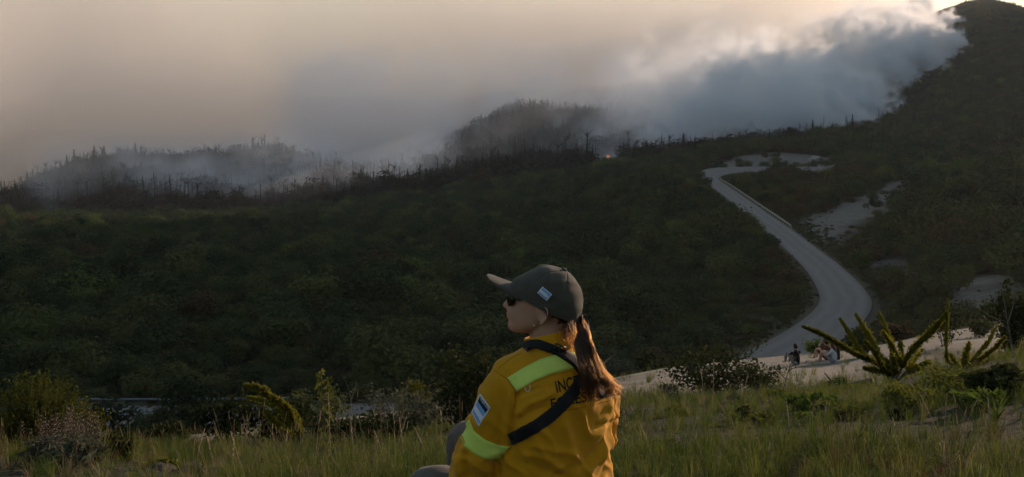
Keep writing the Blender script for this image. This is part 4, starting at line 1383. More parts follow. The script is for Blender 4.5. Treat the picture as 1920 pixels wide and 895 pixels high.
for a, f in ((W(940, 1004, .43), Vector((.8, .5, -.15))), (W(858, 985, .44), Vector((-.75, .62, -.05)))):
    b = MB()
    limb(b, [(a - f * .05, .050), (a + f * .06, .050), (a + f * .17, .038)], 14)
    limb(b, [(a + UP * .07, .052), (a, .050)], 14)
    o = link(bpy.data.objects.new('boot', solid(b, 0.008, 3)), woman)
    o.data.materials.clear(); o.data.materials.append(M_BOOT)

# ---- cap
CF = (HF * math.cos(math.radians(26)) + UP * math.sin(math.radians(26)))
CU = (UP * math.cos(math.radians(26)) - HF * math.sin(math.radians(26)))
CC = head(1020, 568)
_cp = np.array([(0, 75.5, 73, .0905), (8, 73, 72.5, .0905), (21, 67.5, 69.5, .089), (30, 62, 66.5, .086), (38, 57, 62, .082), (49, 49.5, 54, .074), (58, 42, 44.5, .064), (65, 33, 34, .052), (70, 22, 23, .038), (73, 12, 13, .022), (74.2, 3, 4, .008)])
def cap_pt(h, a, grow=0.0):
    f, b, w = (np.interp(h, _cp[:, 0], _cp[:, k]) for k in (1, 2, 3))
    e = 2.15
    ca, sa = math.cos(a), math.sin(a)
    k = (abs(ca) ** e + abs(sa) ** e) ** (-1 / e)
    x = (f if ca > 0 else b) * PXM * ca * k
    l = w * sa * k
    s = 1 + grow / 0.09
    cx = float(np.interp(h, [0, 60, 74], [0, -3, -10])) * PXM
    return CC + CF * (x * s + cx) + HL * (l * s) + CU * (h * PXM + grow * h / 74)
cp_m = MB()
rings = []
HS = [0.5, 0, -1.5, 0, 4, 10, 16, 22, 28, 34, 40, 46, 51, 56, 60, 64, 67, 69.5, 71.5, 73, 74, 74.2]
for k, h in enumerate(HS):
    ring = []
    for j in range(96):
        a = 2 * math.pi * j / 96
        g = -0.004 if k == 0 else 0.0
        seam = min(abs(((a + math.pi / 6) % (math.pi / 3)) - math.pi / 6) for _ in (0,))
        g -= 0.0018 * math.exp(-(seam / 0.035) ** 2) * (1 if 3 < k < 20 else 0)
        p = cap_pt(h, a, g)
        if 3 < k < 21:
            q = p - CC
            cr = mnoise.noise(Vector((q.dot(CF) * 16, q.dot(HL) * 16, q.dot(CU) * 34 + 3)))
            cr2 = 1 - abs(mnoise.noise(Vector((q.dot(CF) * 13 + q.dot(CU) * 8, q.dot(HL) * 10, q.dot(CU) * 24 + 9))))
            p += (q.normalized()) * (0.0030 * cr + 0.0045 * (cr2 ** 6 - .2))
        ring.append(p)
    rings.append(ring)
loft(cp_m, rings)
cap_o = cp_m.obj('cap', M_OLIVE, woman)
ss = cap_o.modifiers.new('s', 'SUBSURF'); ss.levels = 1; ss.render_levels = 1
BVH_C = BVHTree.FromPolygons([tuple(v.co) for v in cap_o.data.vertices], [tuple(p.vertices) for p in cap_o.data.polygons])
br = MB()
nu, nv = 40, 12
def brim(i, j, dz):
    s = -1 + 2 * i / nu
    a = s * math.radians(60)
    t = j / nv
    base = cap_pt(1.0, a, -0.0015)
    reach = 0.075 * (1 - abs(s) ** 2.6) ** 0.5
    out = base + CF * (reach * t) + HL * (-0.010 * s * t)
    drop = -0.001 * s * s - 0.012 * t - 0.003 * s * s * t
    return out + CU * (drop + dz + 0.006 * (1 - s * s) * t)
vs = [brim(i, j, .0016) for j in range(nv + 1) for i in range(nu + 1)] + [brim(i, j, -.0016) for j in range(nv + 1) for i in range(nu + 1)]
k = nu + 1; N = k * (nv + 1); fs = []
for j in range(nv):
    for i in range(nu):
        fs.append((j * k + i, j * k + i + 1, (j + 1) * k + i + 1, (j + 1) * k + i))
        fs.append((N + j * k + i, N + (j + 1) * k + i, N + (j + 1) * k + i + 1, N + j * k + i + 1))
for i in range(nu): fs.append((nv * k + i, nv * k + i + 1, N + nv * k + i + 1, N + nv * k + i))
br.add(vs, fs)
br.obj('brim', M_OLIVE, cap_o)
bt = MB()
bc = cap_pt(74.2, 0) + CU * 0.001
loft(bt, [oval(bc + CU * h, CF * r, HL * r, 14) for h, r in ((-.002, .008), (.002, .0078), (.0045, .005), (.005, .001))])
bt.obj('top_button', M_OLIVE, cap_o)
patch('flag_patch', [(1017.5, 538.5), (1035, 552.6)], [(1008, 549.3), (1025.4, 564.5)], [M_WHITE, M_SKY, M_NAVY], cap_o, 14, 14, off=0.0035, bvh=BVH_C, rows=flag_rows(False, 14, 14))
for k in range(2):
    cord('eyelet', [(1046 + k * 20, 534 + k * 6), (1047.5 + k * 20, 532.5 + k * 6), (1049 + k * 20, 534 + k * 6), (1047.5 + k * 20, 535.5 + k * 6), (1046 + k * 20, 534 + k * 6)], 0.0006, M_OLIVE, cap_o, 10, 0.0012, BVH_C)

# ---- sunglasses, earring
M_LENS = plain('dark_lens', (0.006, 0.006, 0.007), 0.08, 0.6, 0)
sg = MB()
for s in (1, -1):
    c = head(956.5, 559.5, 0.034 * s)
    nrm = (HF * math.cos(math.radians(28)) + HL * (s * math.sin(math.radians(28)))).normalized()
    sd = UP.cross(nrm).normalized()
    rr = []
    for o, q in ((-.0012, 1.0), (.0015, 1.0), (.003, .8), (.004, .4), (.0042, .05)):
        rr.append([c + nrm * (o - 0.006 * (math.cos(t)) ** 2 * q * q) + sd * (.028 * q * math.cos(t)) + UP * (.0195 * q * math.sin(t) * (1 if math.sin(t) > 0 else 1.05)) for t in [2 * math.pi * j / 28 for j in range(28)]])
    loft(sg, rr)
gl = sg.obj('sunglasses', M_LENS, woman)
tm = MB()
for s in (1, -1):
    tm.tube([head(966, 553, .064 * s), head(985, 553, .077 * s), head(1015, 560, .083 * s), head(1030, 567, .083 * s), head(1036, 578, .081 * s)], [.0026, .0024, .0022, .002, .002], 6)
tm.tube([head(949, 557, .010), head(947.5, 555, 0), head(949, 557, -.010)], .002, 6)
tm.obj('temple', M_PLASTIC, gl)
M_GOLD = NT('gold', 0.25, 0.5); M_GOLD.color((0.75, 0.52, 0.25)); M_GOLD.b.inputs['Metallic'].default_value = 1.0
for s in (1, -1):
    e = MB(); c = head(1011, 602.5, s * .0815)
    loft(e, [[c + UP * (.0034 * math.cos(p)) + (HF * math.cos(t) + HL * math.sin(t)) * (.0034 * math.sin(p)) for t in [2 * math.pi * j / 12 for j in range(12)]] for p in np.linspace(.08, 3.06, 8)])
    e.obj('earring', M_GOLD.mat, woman)

# ---- hair
def hair_mat():
    m = bpy.data.materials.new('brown_hair'); m.use_nodes = True
    n, l = m.node_tree.nodes, m.node_tree.links
    n.remove(n['Principled BSDF'])
    h = n.new('ShaderNodeBsdfHairPrincipled')
    h.parametrization = 'MELANIN'
    h.inputs['Melanin'].default_value = 0.64
    h.inputs['Melanin Redness'].default_value = 0.0
    h.inputs['Roughness'].default_value = 0.32
    h.inputs['Radial Roughness'].default_value = 0.45
    h.inputs['Random Color'].default_value = 0.35
    l.new(h.outputs[0], n['Material Output'].inputs['Surface'])
    return m
M_HAIR = hair_mat()
def hair_object(name, strands, radius, parent):
    hc = bpy.data.hair_curves.new(name)
    hc.add_curves([len(s) for s in strands])
    co = np.array([tuple(p) for s in strands for p in s], np.float32)
    hc.position_data.foreach_set('vector', co.ravel())
    rad = np.concatenate([np.linspace(1, 0.45, len(s)) for s in strands]).astype(np.float32) * radius
    at = hc.attributes.get('radius') or hc.attributes.new('radius', 'FLOAT', 'POINT')
    at.data.foreach_set('value', rad)
    hc.materials.append(M_HAIR)
    return link(bpy.data.objects.new(name, hc), parent)
rr = random.Random(12)
TIE = head(1091, 597, 0.004)
def lift(p, amt):
    """keep a strand outside the jacket"""
    loc, nor, idx, dist = BVH_J.find_nearest(p)
    if loc is not None:
        d = p - loc
        if d.dot(nor) < amt: p = loc + nor * amt
    return p
strands = []
for k in range(1150):
    u = rr.random(); w = rr.gauss(0, 1)
    a = rr.uniform(0, 6.28); q = 0.011 * math.sqrt(rr.random())
    p0 = TIE + HL * (q * math.cos(a)) + UP * (q * math.sin(a)) * 0.9
    lock = int(u * 11) / 11 + 0.09 * rr.random()
    lock += 0.04 * rr.gauss(0, 1)
    x1 = 1079 + 31 * lock; x2 = 1087 + 38 * lock; x3 = 1100 + 53 * lock + 9 * max(0, lock - .7) * 3
    y3 = 736 - 14 * lock + rr.gauss(0, 7) + 12 * math.sin(lock * 9)
    dy = -0.115 - 0.03 * rr.random() + 0.05 * lock
    pts = [p0]
    for x, y, dd, jit in ((1090 + 12 * (lock - .4), 606, -.035, 1.5), (x1 * .55 + 1094 * .45, 624, -.075, 2), (x1, 648, -.10, 2.5), (x2, 684, dy, 3), ((x2 + x3) / 2 + 2, 712, dy, 3.5), (x3, y3, dy + .01, 4.5)):
        pts.append(lift(W(x + rr.gauss(0, jit), y + rr.gauss(0, jit * .5), dd + rr.gauss(0, .004)), 0.013 + 0.012 * rr.random()))
    strands.append(pts)
def refine(pts, per=4):
    c = np.array([tuple(p) for p in pts]); out = []
    for i in range(len(c) - 1):
        p0, p1, p2, p3 = c[max(i - 1, 0)], c[i], c[i + 1], c[min(i + 2, len(c) - 1)]
        for t in np.linspace(0, 1, per, endpoint=False):
            out.append(0.5 * ((2 * p1) + (-p0 + p2) * t + (2 * p0 - 5 * p1 + 4 * p2 - p3) * t * t + (-p0 + 3 * p1 - 3 * p2 + p3) * t ** 3))
    out.append(c[-1])
    return out
strands = [refine(s) for s in strands]
hair_object('ponytail', strands, 0.00055, woman)
# hair drawn back under the cap, and loose strands at the nape
back = []
BVH_B = BVHTree.FromPolygons([tuple(v.co) for v in bme.vertices], [tuple(p.vertices) for p in bme.polygons])
def on_head(p, amt):
    loc, nor, idx, dist = BVH_B.find_nearest(p)
    return loc + nor * amt if (p - loc).dot(nor) < amt or (p - loc).length > amt * 2 else p
for side in (1, -1):
    for k in range(420):
        t = rr.random()
        x0, y0 = 1040 + 26 * t + rr.gauss(0, 2), 572 + 30 * t + rr.gauss(0, 3)
        s = [on_head(head(x0 + (1091 - x0) * q, y0 + (598 - y0) * q + 7 * math.sin(q * 3.1) * (1 - t), side * 0.085 * (1 - q ** 2.2) + 0.004), 0.002 + 0.004 * rr.random()) if q < .93 else TIE + Vector((rr.gauss(0, .004), rr.gauss(0, .004), rr.gauss(0, .005))) for q in np.linspace(0, 1, 9)]
        back.append(refine(s, 2))
for k in range(170):                           # loose curl below the tie
    x0, y0 = 1070 + rr.gauss(0, 6), 604 + rr.gauss(0, 3)
    w1 = rr.uniform(-14, 10)
    dd = -.05 + rr.gauss(0, .012)
    s = [W(x0, y0, dd), W(x0 - 3 + w1 * .5, y0 + 14, dd - .015), W(x0 + w1 * .9, y0 + 28 + rr.gauss(0, 3), dd - .02), W(x0 + 10 + w1 * .4 + rr.gauss(0, 3), y0 + 42 + rr.gauss(0, 6), dd - .015)]
    back.append(refine([lift(p, .006) for p in s], 5))
for k in range(60):                            # flyaways
    a = rr.random(); x0, y0 = 1092 + 26 * a, 600 + 60 * a
    dd = -.06 - .05 * a
    s = [W(x0, y0, dd), W(x0 + rr.uniform(0, 9), y0 + 18, dd - .01), W(x0 + rr.uniform(0, 16), y0 + 40 + rr.gauss(0, 8), dd + rr.gauss(0, .02))]
    back.append(refine(s, 5))
hair_object('hair', back, 0.00045, woman)
tie = MB()
tie.tube([TIE + (HL * math.cos(t) + UP * math.sin(t)) * 0.0115 + HF * -.003 for t in np.linspace(0, 6.28, 15)], .0035, 6)
tie.obj('hair_tie', M_BLACK, woman)
# ------------------------------------------------------------------ plants of the near slope
M_BROOM = leaf_mat('broom_green', (0.045, 0.055, 0.010), (0.125, 0.120, 0.022), 0.3)
M_SPIKE = leaf_mat('spiky_leaf', (0.085, 0.095, 0.012), (0.27, 0.23, 0.030), 0.4)
M_BUSH = leaf_mat('bush_leaf', (0.014, 0.020, 0.006), (0.060, 0.066, 0.020), 0.25)
M_GREY = leaf_mat('grey_green_leaf', (0.040, 0.045, 0.026), (0.125, 0.125, 0.075), 0.25)
M_YELLOW = leaf_mat('yellow_green_leaf', (0.075, 0.090, 0.012), (0.20, 0.19, 0.030), 0.35)
M_FRESH = leaf_mat('bright_leaf', (0.040, 0.070, 0.010), (0.110, 0.150, 0.024), 0.35)
M_DRY = plain('dry_stem', (0.30, 0.235, 0.145), 0.9, 0.1, 0.3, 6)
M_PINK = plain('seed_spike', (0.13, 0.095, 0.070), 0.9, 0.1, 0.35, 60)
M_TWIG = plain('grey_twig', (0.12, 0.105, 0.088), 0.9, 0.1, 0.35, 14)

def quads_obj(name, c, nr, size, tone, mat, parent, aspect=1.7):
    me = cloud_mesh(name, leaf_quads(NR, np.asarray(c), np.asarray(nr), size, aspect), np.asarray(tone), mat)
    return link(bpy.data.objects.new(name, me), parent)

def unit(a): return a / (np.linalg.norm(a, axis=1, keepdims=True) + 1e-9)

def bush(px, Y, w, h, label, cat='bush', mat=None, n=1800, leaf=0.03, seed=1, nstem=14, name='bush', sparse=0.5, bare=0.15, twig=None, group=None, mist=0.35):
    """many-stemmed leafy bush: stems fan out from the base and carry leaf clumps; w and h in photo pixels"""
    o = ground_at_px(px, Y)
    s = Y / F; W_, H_ = w * s, h * s
    e = empty(name, o, label, cat, group)
    rg = np.random.default_rng(seed)
    m = MB(); tips = []
    for i in range(nstem):
        a = rg.uniform(0, 6.28); q = rg.uniform(0.15, 1.0) ** 0.6
        top = Vector((math.cos(a) * q * W_ * 0.46, math.sin(a) * q * W_ * 0.46, H_ * rg.uniform(0.62, 1.0) * (1 - 0.32 * q * q)))
        b = Vector((math.cos(a) * 0.06 * W_, math.sin(a) * 0.06 * W_, -0.05))
        mid = b.lerp(top, 0.5) + Vector((rg.normal() * .05 * W_, rg.normal() * .05 * W_, H_ * 0.05))
        r = 0.010 * min(1.6, max(0.5, H_))
        m.tube([b, mid, top], [r, r * .65, r * .25], 4)
        tips.append((b, mid, top))
        for k in range(3):
            t = rg.uniform(0.35, 0.9)
            st = mid.lerp(top, t) if t > .5 else b.lerp(mid, t * 1.6)
            en = st + Vector((rg.normal() * .12 * W_, rg.normal() * .12 * W_, abs(rg.normal()) * .14 * H_ + .04 * H_))
            m.tube([st, en], [r * .4, r * .15], 3, cap=False)
            tips.append((st, st.lerp(en, .5), en))
    m.obj('stems', twig or M_TWIG, e)
    k = rg.integers(0, len(tips), n)
    A = np.array([[tuple(p) for p in t] for t in tips])[k]
    t = (bare + (1 - bare) * rg.random(n) ** 0.75)[:, None]
    c = (1 - t) ** 2 * A[:, 0] + 2 * t * (1 - t) * A[:, 1] + t ** 2 * A[:, 2] + rg.normal(size=(n, 3)) * np.array([W_, W_, H_]) * 0.075 * (mist / .35)
    c[:, 2] = np.abs(c[:, 2])
    nr = unit(rand_dirs(rg, n) + np.array([0, 0, .5]))
    lt = rg.random(len(tips))[k]
    quads_obj('foliage', c, nr, leaf * rg.uniform(.5, 1.4, n), np.clip(.5 * lt + .5 * rg.random(n), 0, 1), mat or M_BUSH, e)
    return e

def broom(px, Y, w, h, label, n=420, seed=1, mat=None, lean=(0, 0), name='broom_bush', group=None, dead=60):
    """fountain of thin green switches"""
    o = ground_at_px(px, Y); s = Y / F; W_, H_ = w * s, h * s
    e = empty(name, o, label, 'bush', group)
    rg = np.random.default_rng(seed); rr = random.Random(seed)
    m, dm = MB(), MB(); pc, pn = [], []
    for i in range(n + dead):
        a = rr.uniform(0, 6.28); q = rr.random() ** 0.6
        hh = H_ * rr.uniform(.55, 1.0) * (1 - .35 * q * q)
        b = Vector((math.cos(a) * .12 * W_ * rr.random(), math.sin(a) * .12 * W_ * rr.random(), -.03))
        tp = Vector((math.cos(a) * q * W_ * .5 + lean[0] * W_, math.sin(a) * q * W_ * .5 + lean[1] * W_, hh))
        mid = b.lerp(tp, .55) + Vector((0, 0, .12 * hh))
        dead_one = i >= n
        if dead_one: tp = tp * .6; mid = b.lerp(tp, .5)
        r = max(.0022, .00030 * Y) * rr.uniform(.7, 1.2)
        (dm if dead_one else m).tube([b, b.lerp(mid, .5) + Vector((rr.gauss(0, .02), rr.gauss(0, .02), 0)) * H_, mid, tp], [r * 1.2, r, r * .8, r * .3], 3, cap=False, c=0.25 + 0.75 * rr.random())
        if not dead_one:
            for k in range(8):
                t = rr.uniform(.3, 1); pc.append(tuple(mid.lerp(tp, t) if t > .5 else b.lerp(mid, t * 2))); 
    m.obj('switches', mat or M_BROOM, e)
    if dead: dm.obj('dead_switches', M_TWIG, e)
    pc = np.array(pc) + rg.normal(size=(len(pc), 3)) * .012 * H_
    quads_obj('leaves', pc, unit(rand_dirs(rg, len(pc)) + np.array([0, 0, .3])), max(.014, .0016 * Y) * rg.uniform(.6, 1.4, len(pc)), rg.random(len(pc)), mat or M_BROOM, e, 2.2)
    return e

def spiky(Y, base, branches, label, seed=3, rad=7, mat=None, dens=42, name='spiky_shrub'):
    """shrub of long tail-like branches, each thickly set with short leaves; branch lines given along sight lines at its depth"""
    o = ground_at_px(base, Y)
    e = empty(name, o, label, 'shrub')
    rg = np.random.default_rng(seed)
    for line, wd, ddy in branches:
        c = np.array(line, float)
        s = np.concatenate([[0], np.cumsum(np.hypot(*np.diff(c, axis=0).T))])
        q = np.linspace(0, s[-1], 14)
        xy = np.stack([np.interp(q, s, c[:, 0]), np.interp(q, s, c[:, 1])], 1)
        pts = [P(x, y, Y + ddy * t) - o for (x, y), t in zip(xy, np.linspace(0, 1, 14))]
        root = Vector((0, 0, -.03))
        m = MB()
        ro = wd * Y / F * .16
        m.tube([root, root.lerp(pts[0], .6)] + pts, [ro * 1.6, ro * 1.4] + list(np.linspace(ro, ro * .3, 14)), 5)
        b = m.obj('branch', M_TWIG, e)
        n = int(s[-1] * dens * (wd / 7))
        nn_ = max(6, int(s[-1] / 5))
        kn = rg.integers(0, nn_, n); nt = np.sort(rg.random(nn_)) * 12.6 + .3; nf = rg.uniform(.6, 1.35, nn_)
        t = np.clip(nt[kn] + rg.normal(0, .22, n), 0.02, 12.98)
        t = np.where(rg.random(n) < .45, rg.random(n) * 12.96, t)
        i = np.minimum(t.astype(int), 12); f = (t - i)[:, None]
        A = np.array([tuple(p) for p in pts])
        axis = unit(A[i + 1] - A[i])
        cc = A[i] * (1 - f) + A[i + 1] * f
        d = rand_dirs(rg, n); d -= axis * (d * axis).sum(1, keepdims=True); d = unit(d)
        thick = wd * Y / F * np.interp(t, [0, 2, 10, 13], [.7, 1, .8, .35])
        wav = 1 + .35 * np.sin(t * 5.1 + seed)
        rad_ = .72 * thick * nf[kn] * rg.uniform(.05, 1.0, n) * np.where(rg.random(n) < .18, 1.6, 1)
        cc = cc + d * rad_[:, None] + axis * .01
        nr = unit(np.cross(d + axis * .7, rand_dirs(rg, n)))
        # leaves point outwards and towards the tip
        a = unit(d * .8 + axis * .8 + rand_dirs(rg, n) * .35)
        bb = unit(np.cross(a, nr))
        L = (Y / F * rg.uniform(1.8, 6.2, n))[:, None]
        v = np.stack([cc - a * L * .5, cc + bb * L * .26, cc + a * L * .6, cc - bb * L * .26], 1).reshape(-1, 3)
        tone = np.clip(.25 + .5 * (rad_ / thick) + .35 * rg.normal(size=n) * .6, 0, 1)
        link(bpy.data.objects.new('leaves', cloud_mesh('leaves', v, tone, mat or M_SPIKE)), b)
    return e

def twig_plant(px, Y, lines, label, leaf_n=0, leaf=0.02, mat=None, name='bare_sapling', cat='sapling', r=1.3, seed=5, twigmat=None):
    """thin-stemmed plant drawn as lines in its own depth plane, with depth wander"""
    o = ground_at_px(px, Y); e = empty(name, o, label, cat)
    rr = random.Random(seed); rg = np.random.default_rng(seed); m = MB(); pc = []
    for k, ln in enumerate(lines):
        dd = rr.gauss(0, .10)
        pts = [P(x, y, Y + dd * i / max(1, len(ln) - 1)) - o for i, (x, y) in enumerate(ln)]
        if k == 0: pts[0].z = min(pts[0].z, -.03)
        pts = [Vector(p) for p in refine(pts, 4)]
        rad = np.linspace(r, r * .35, len(pts)) * Y / F * (1 if k == 0 else .7)
        m.tube(pts, list(rad), 5)
        for q in range(leaf_n):
            p = pts[int(len(pts) * (.15 + .85 * rr.random())) - 1]
            pc.append((p.x + rr.gauss(0, .02), p.y + rr.gauss(0, .02), p.z + rr.gauss(0, .02)))
    m.obj('stem', twigmat or M_TWIG, e)
    if pc:
        quads_obj('leaves', np.array(pc), unit(rand_dirs(rg, len(pc)) + np.array([0, 0, .2])), leaf * rg.uniform(.6, 1.3, len(pc)), rg.random(len(pc)), mat or M_YELLOW, e, 1.4)
    return e

# the tail-branched shrubs
spiky(14, 1688, [([(1668, 690), (1643, 680), (1602, 663), (1567, 642), (1538, 625), (1506, 613)], 7, -.5),
                 ([(1672, 692), (1640, 676), (1616, 663), (1596, 631), (1576, 599)], 6, .3), ([(1676, 690), (1651, 671), (1631, 631), (1605, 590)], 7, .5),
                 ([(1680, 690), (1672, 655), (1664, 620), (1648, 587)], 6, .8), ([(1690, 690), (1680, 662), (1664, 634), (1655, 622)], 7, -.4),
                 ([(1692, 690), (1698, 674), (1718, 648), (1747, 622), (1776, 587)], 9, -.2), ([(1692, 688), (1690, 660), (1688, 640)], 7, .3),
                 ([(1660, 700), (1640, 694), (1620, 690)], 8, -.5), ([(1700, 695), (1716, 672), (1728, 656)], 8, .5), ([(1670, 705), (1655, 690), (1640, 660), (1622, 640)], 7, -.7),
                 ([(1700, 700), (1720, 690), (1745, 678)], 9, .1), ([(1680, 700), (1676, 680), (1672, 664)], 9, -.6)],
      'large spiky shrub with long curved tail-like branches above the sand bank')
spiky(13.5, 1806, [([(1802, 697), (1828, 671), (1855, 639), (1869, 610)], 5, .3), ([(1806, 690), (1812, 664), (1817, 642)], 8, 0), ([(1830, 680), (1855, 662), (1870, 648), (1884, 633)], 6, -.2),
                   ([(1800, 694), (1790, 676), (1780, 664)], 7, .3), ([(1812, 694), (1834, 684), (1850, 676)], 8, .3), ([(1800, 700), (1775, 674), (1774, 640), (1776, 600), (1777, 562)], 4, .4)],
      'smaller spiky shrub beside the large one, nearer the grassy bank', 9)
spiky(10.5, 556, [([(560, 815), (558, 808), (549, 788), (535, 762), (512, 748), (487, 728), (458, 723)], 11, -.3), ([(556, 812), (545, 790), (520, 765), (501, 752), (464, 745)], 8, .3),
                  ([(548, 815), (530, 804), (512, 791), (498, 771)], 10, .1), ([(562, 815), (560, 790), (553, 770)], 8, .4), ([(555, 822), (540, 812), (526, 806)], 9, -.3)],
      'spiky shrub arching over like a fern at the edge of the slope', 17)

# bushes along the edge of the slope
broom(45, 9, 205, 178, 'big yellow-green broom bush with dead stems at its foot', 620, 3, dead=130)
broom(118, 9.6, 110, 120, 'lower broom bush leaning away from the big one', 260, 4, lean=(.15, 0))
bush(190, 8.0, 90, 62, 'dark leafy bush beside the pale lupin spikes', n=1500, leaf=.032, seed=21)
bush(300, 20, 80, 46, 'round dark bush in front of the lower road', n=1500, leaf=.05, seed=22)
bush(244, 24, 40, 30, 'small dry brown bush by the pale sand patch', mat=M_LEAF_B, n=240, leaf=.05, seed=23, twig=M_DRY)
bush(420, 13, 130, 92, 'open dark bush with small rounded leaves by the sand patch', n=1500, leaf=.036, seed=24)
bush(520, 13, 150, 90, 'dense dark bush behind the arching spiky shrub', n=2200, leaf=.036, seed=25)
bush(590, 17, 110, 105, 'tall olive bush standing behind the yellowish sapling', mat=M_LEAF_O, n=1700, leaf=.042, seed=26)
bush(690, 12, 170, 52, 'low spreading dark bush below the dead branch', n=1900, leaf=.036, seed=27)
bush(728, 19, 120, 85, 'greyish twiggy bush in front of the valley scrub', mat=M_GREY, n=1000, leaf=.04, seed=28, nstem=26)
broom(770, 21, 85, 95, 'small yellow-green broom bush near the woman', 220, 29)
bush(800, 15, 110, 78, 'grey-stemmed dry bush close to the woman', mat=M_GREY, n=500, leaf=.036, seed=30, nstem=40, twig=M_TWIG)
bush(872, 11.5, 150, 165, 'tall dark leafy bush just beyond the woman', n=3600, leaf=.030, seed=31, nstem=22)
bush(930, 13, 100, 150, 'dark bush half hidden behind the woman', n=2200, leaf=.034, seed=32)
bush(1138, 8.5, 60, 70, 'small dark bush beside the yellow jacket', n=1300, leaf=.026, seed=33)
bush(1350, 15.5, 190, 92, 'wide dark thorny bush standing in front of the sand bank', n=3000, leaf=.036, seed=34, nstem=26, twig=M_TWIG, bare=.05)
bush(1440, 15, 90, 55, 'low brown-green bush touching the wide thorny bush', n=900, leaf=.036, seed=35)
bush(1258, 15.5, 40, 22, 'tiny grey bush at the lower edge of the sand', mat=M_GREY, n=260, leaf=.03, seed=36)
bush(1545, 53, 62, 26, 'small round green bush at the crest of the dune', mat=M_LEAF_L, n=900, leaf=.12, seed=37)
broom(1625, 47, 62, 62, 'round broom bush standing behind the spiky shrub', 260, 38, mat=M_LEAF_O)
bush(1690, 60, 70, 40, 'brownish scrub bush beside the road bend', mat=M_LEAF_B, n=1300, leaf=.13, seed=39)
bush(1785, 44, 70, 72, 'small dark tree on the dune with an open crown', 'tree', n=700, leaf=.09, seed=40, name='small_tree', bare=.5, nstem=8, mist=.5)
bush(1912, 22, 90, 150, 'tall dark shrub at the right-hand end of the dune', n=2600, leaf=.06, seed=41, nstem=12)
bush(1850, 50, 60, 36, 'low scrub bush on the dune beside the tall dark shrub', mat=M_LEAF_O, n=700, leaf=.12, seed=42)
bush(1175, 72, 90, 55, 'dull grey-green bush past the low end of the dune', mat=M_GREY, n=1100, leaf=.16, seed=43)
bush(1222, 68, 60, 42, 'dark low bush by the end of the dune', n=900, leaf=.16, seed=44)
bush(1596, 13.2, 34, 26, 'bright green herb at the foot of the spiky shrub', 'plant', M_FRESH, 500, .03, 45, 10, 'herb')
bush(1572, 13.5, 26, 22, 'bright green herb beside the fallen log', 'plant', M_FRESH, 380, .03, 46, 10, 'herb')
bush(1535, 9, 84, 40, 'fresh green leafy herb in the middle of the grass', 'plant', M_FRESH, 900, .030, 47, 14, 'herb')
bush(1590, 8.2, 90, 34, 'low yellow-green herb with red stems in the grass', 'plant', M_YELLOW, 700, .022, 48, 14, 'herb')
bush(1725, 8.3, 120, 46, 'yellow-green sprawling herb in the grass below the spiky shrub', 'plant', M_YELLOW, 1200, .022, 49, 20, 'herb')
bush(1800, 8.8, 130, 60, 'yellow flowering herb growing on the grassy bank', 'plant', M_YELLOW, 1500, .022, 50, 22, 'herb')
bush(1895, 8.0, 100, 62, 'dark broad-leaved plant by the bank', 'plant', M_BUSH, 900, .055, 51, 16, 'broad_leaved_plant')
bush(1850, 7.4, 80, 42, 'bright green broad-leaved plant on the grassy bank', 'plant', M_FRESH, 420, .05, 52, 10, 'broad_leaved_plant')

_hr = random.Random(88)
for k in range(30):
    bush(_hr.choice([_hr.uniform(1170, 1920), _hr.uniform(1170, 1920), _hr.uniform(180, 760)]), _hr.uniform(5.6, 12.5), _hr.uniform(24, 75), _hr.uniform(16, 34), 'low leafy weed growing among the grass of the slope', 'plant', _hr.choice([M_BUSH, M_BUSH, M_GREY, M_YELLOW, M_FRESH]), _hr.randint(180, 520), .024, 500 + k, 9, 'weed', group='low weeds in the grass')

# saplings and dead wood
twig_plant(607, 11, [[(612, 820), (606, 770), (603, 730), (601, 695)], [(607, 775), (614, 740), (617, 700)], [(604, 745), (595, 720), (598, 700)], [(609, 800), (621, 770), (622, 735)]],
           'slender sapling with sparse yellowish leaves between the bushes', 34, .036, M_YELLOW, 'sapling', 'sapling', 1.2, 5)
twig_plant(668, 9, [[(690, 885), (672, 830), (658, 795), (652, 770)], [(658, 795), (658, 750), (650, 720), (640, 700)], [(655, 775), (640, 760), (625, 742)], [(672, 830), (650, 815), (632, 800)], [(657, 752), (666, 730), (668, 715)], [(653, 740), (645, 735)], [(657, 765), (664, 760)]],
           'grey dead thorny branch standing up from the grass', 0, name='dead_branch', cat='branch', r=1.1, seed=6)
twig_plant(1468, 12.5, [[(1463, 775), (1465, 745), (1474, 710), (1482, 685), (1487, 668)], [(1478, 698), (1490, 690), (1530, 685), (1560, 682)], [(1474, 712), (1450, 690), (1425, 682)], [(1484, 676), (1478, 664)], [(1486, 680), (1494, 668)], [(1470, 728), (1454, 726), (1440, 720)]],
           'bare crooked sapling with thin side twigs in front of the sand', 3, .022, M_GREY, r=1.3, seed=7)
twig_plant(1480, 15, [[(1482, 705), (1481, 690), (1478, 672)], [(1481, 695), (1488, 680), (1490, 668)], [(1482, 695), (1474, 682)]], 'short dry twig bush on the sand beside the person in black', 2, .03, M_DRY, 'dry_twig', 'twig', .9, 8, M_DRY)
twig_plant(1905, 20, [[(1905, 690), (1895, 640), (1888, 600), (1880, 545)], [(1892, 620), (1870, 600), (1850, 590)], [(1890, 605), (1900, 570), (1905, 530)], [(1895, 640), (1860, 625), (1840, 612)]], 'dark bare branches reaching out of the tall shrub', 6, .05, M_BUSH, 'bare_branches', 'branch', 1.8, 9)
lg = MB()
_l = [ground_at_px(1545, 15.2) + UP * .10, ground_at_px(1575, 15) + UP * .12, ground_at_px(1600, 14.9) + UP * .06, ground_at_px(1650, 14.7) + UP * .08]
lg.tube(refine(_l, 5), list(np.linspace(.035, .055, 16)), 8)
lg.tube([_l[1], _l[1] + Vector((-.15, -.1, .16))], [.018, .008], 6)
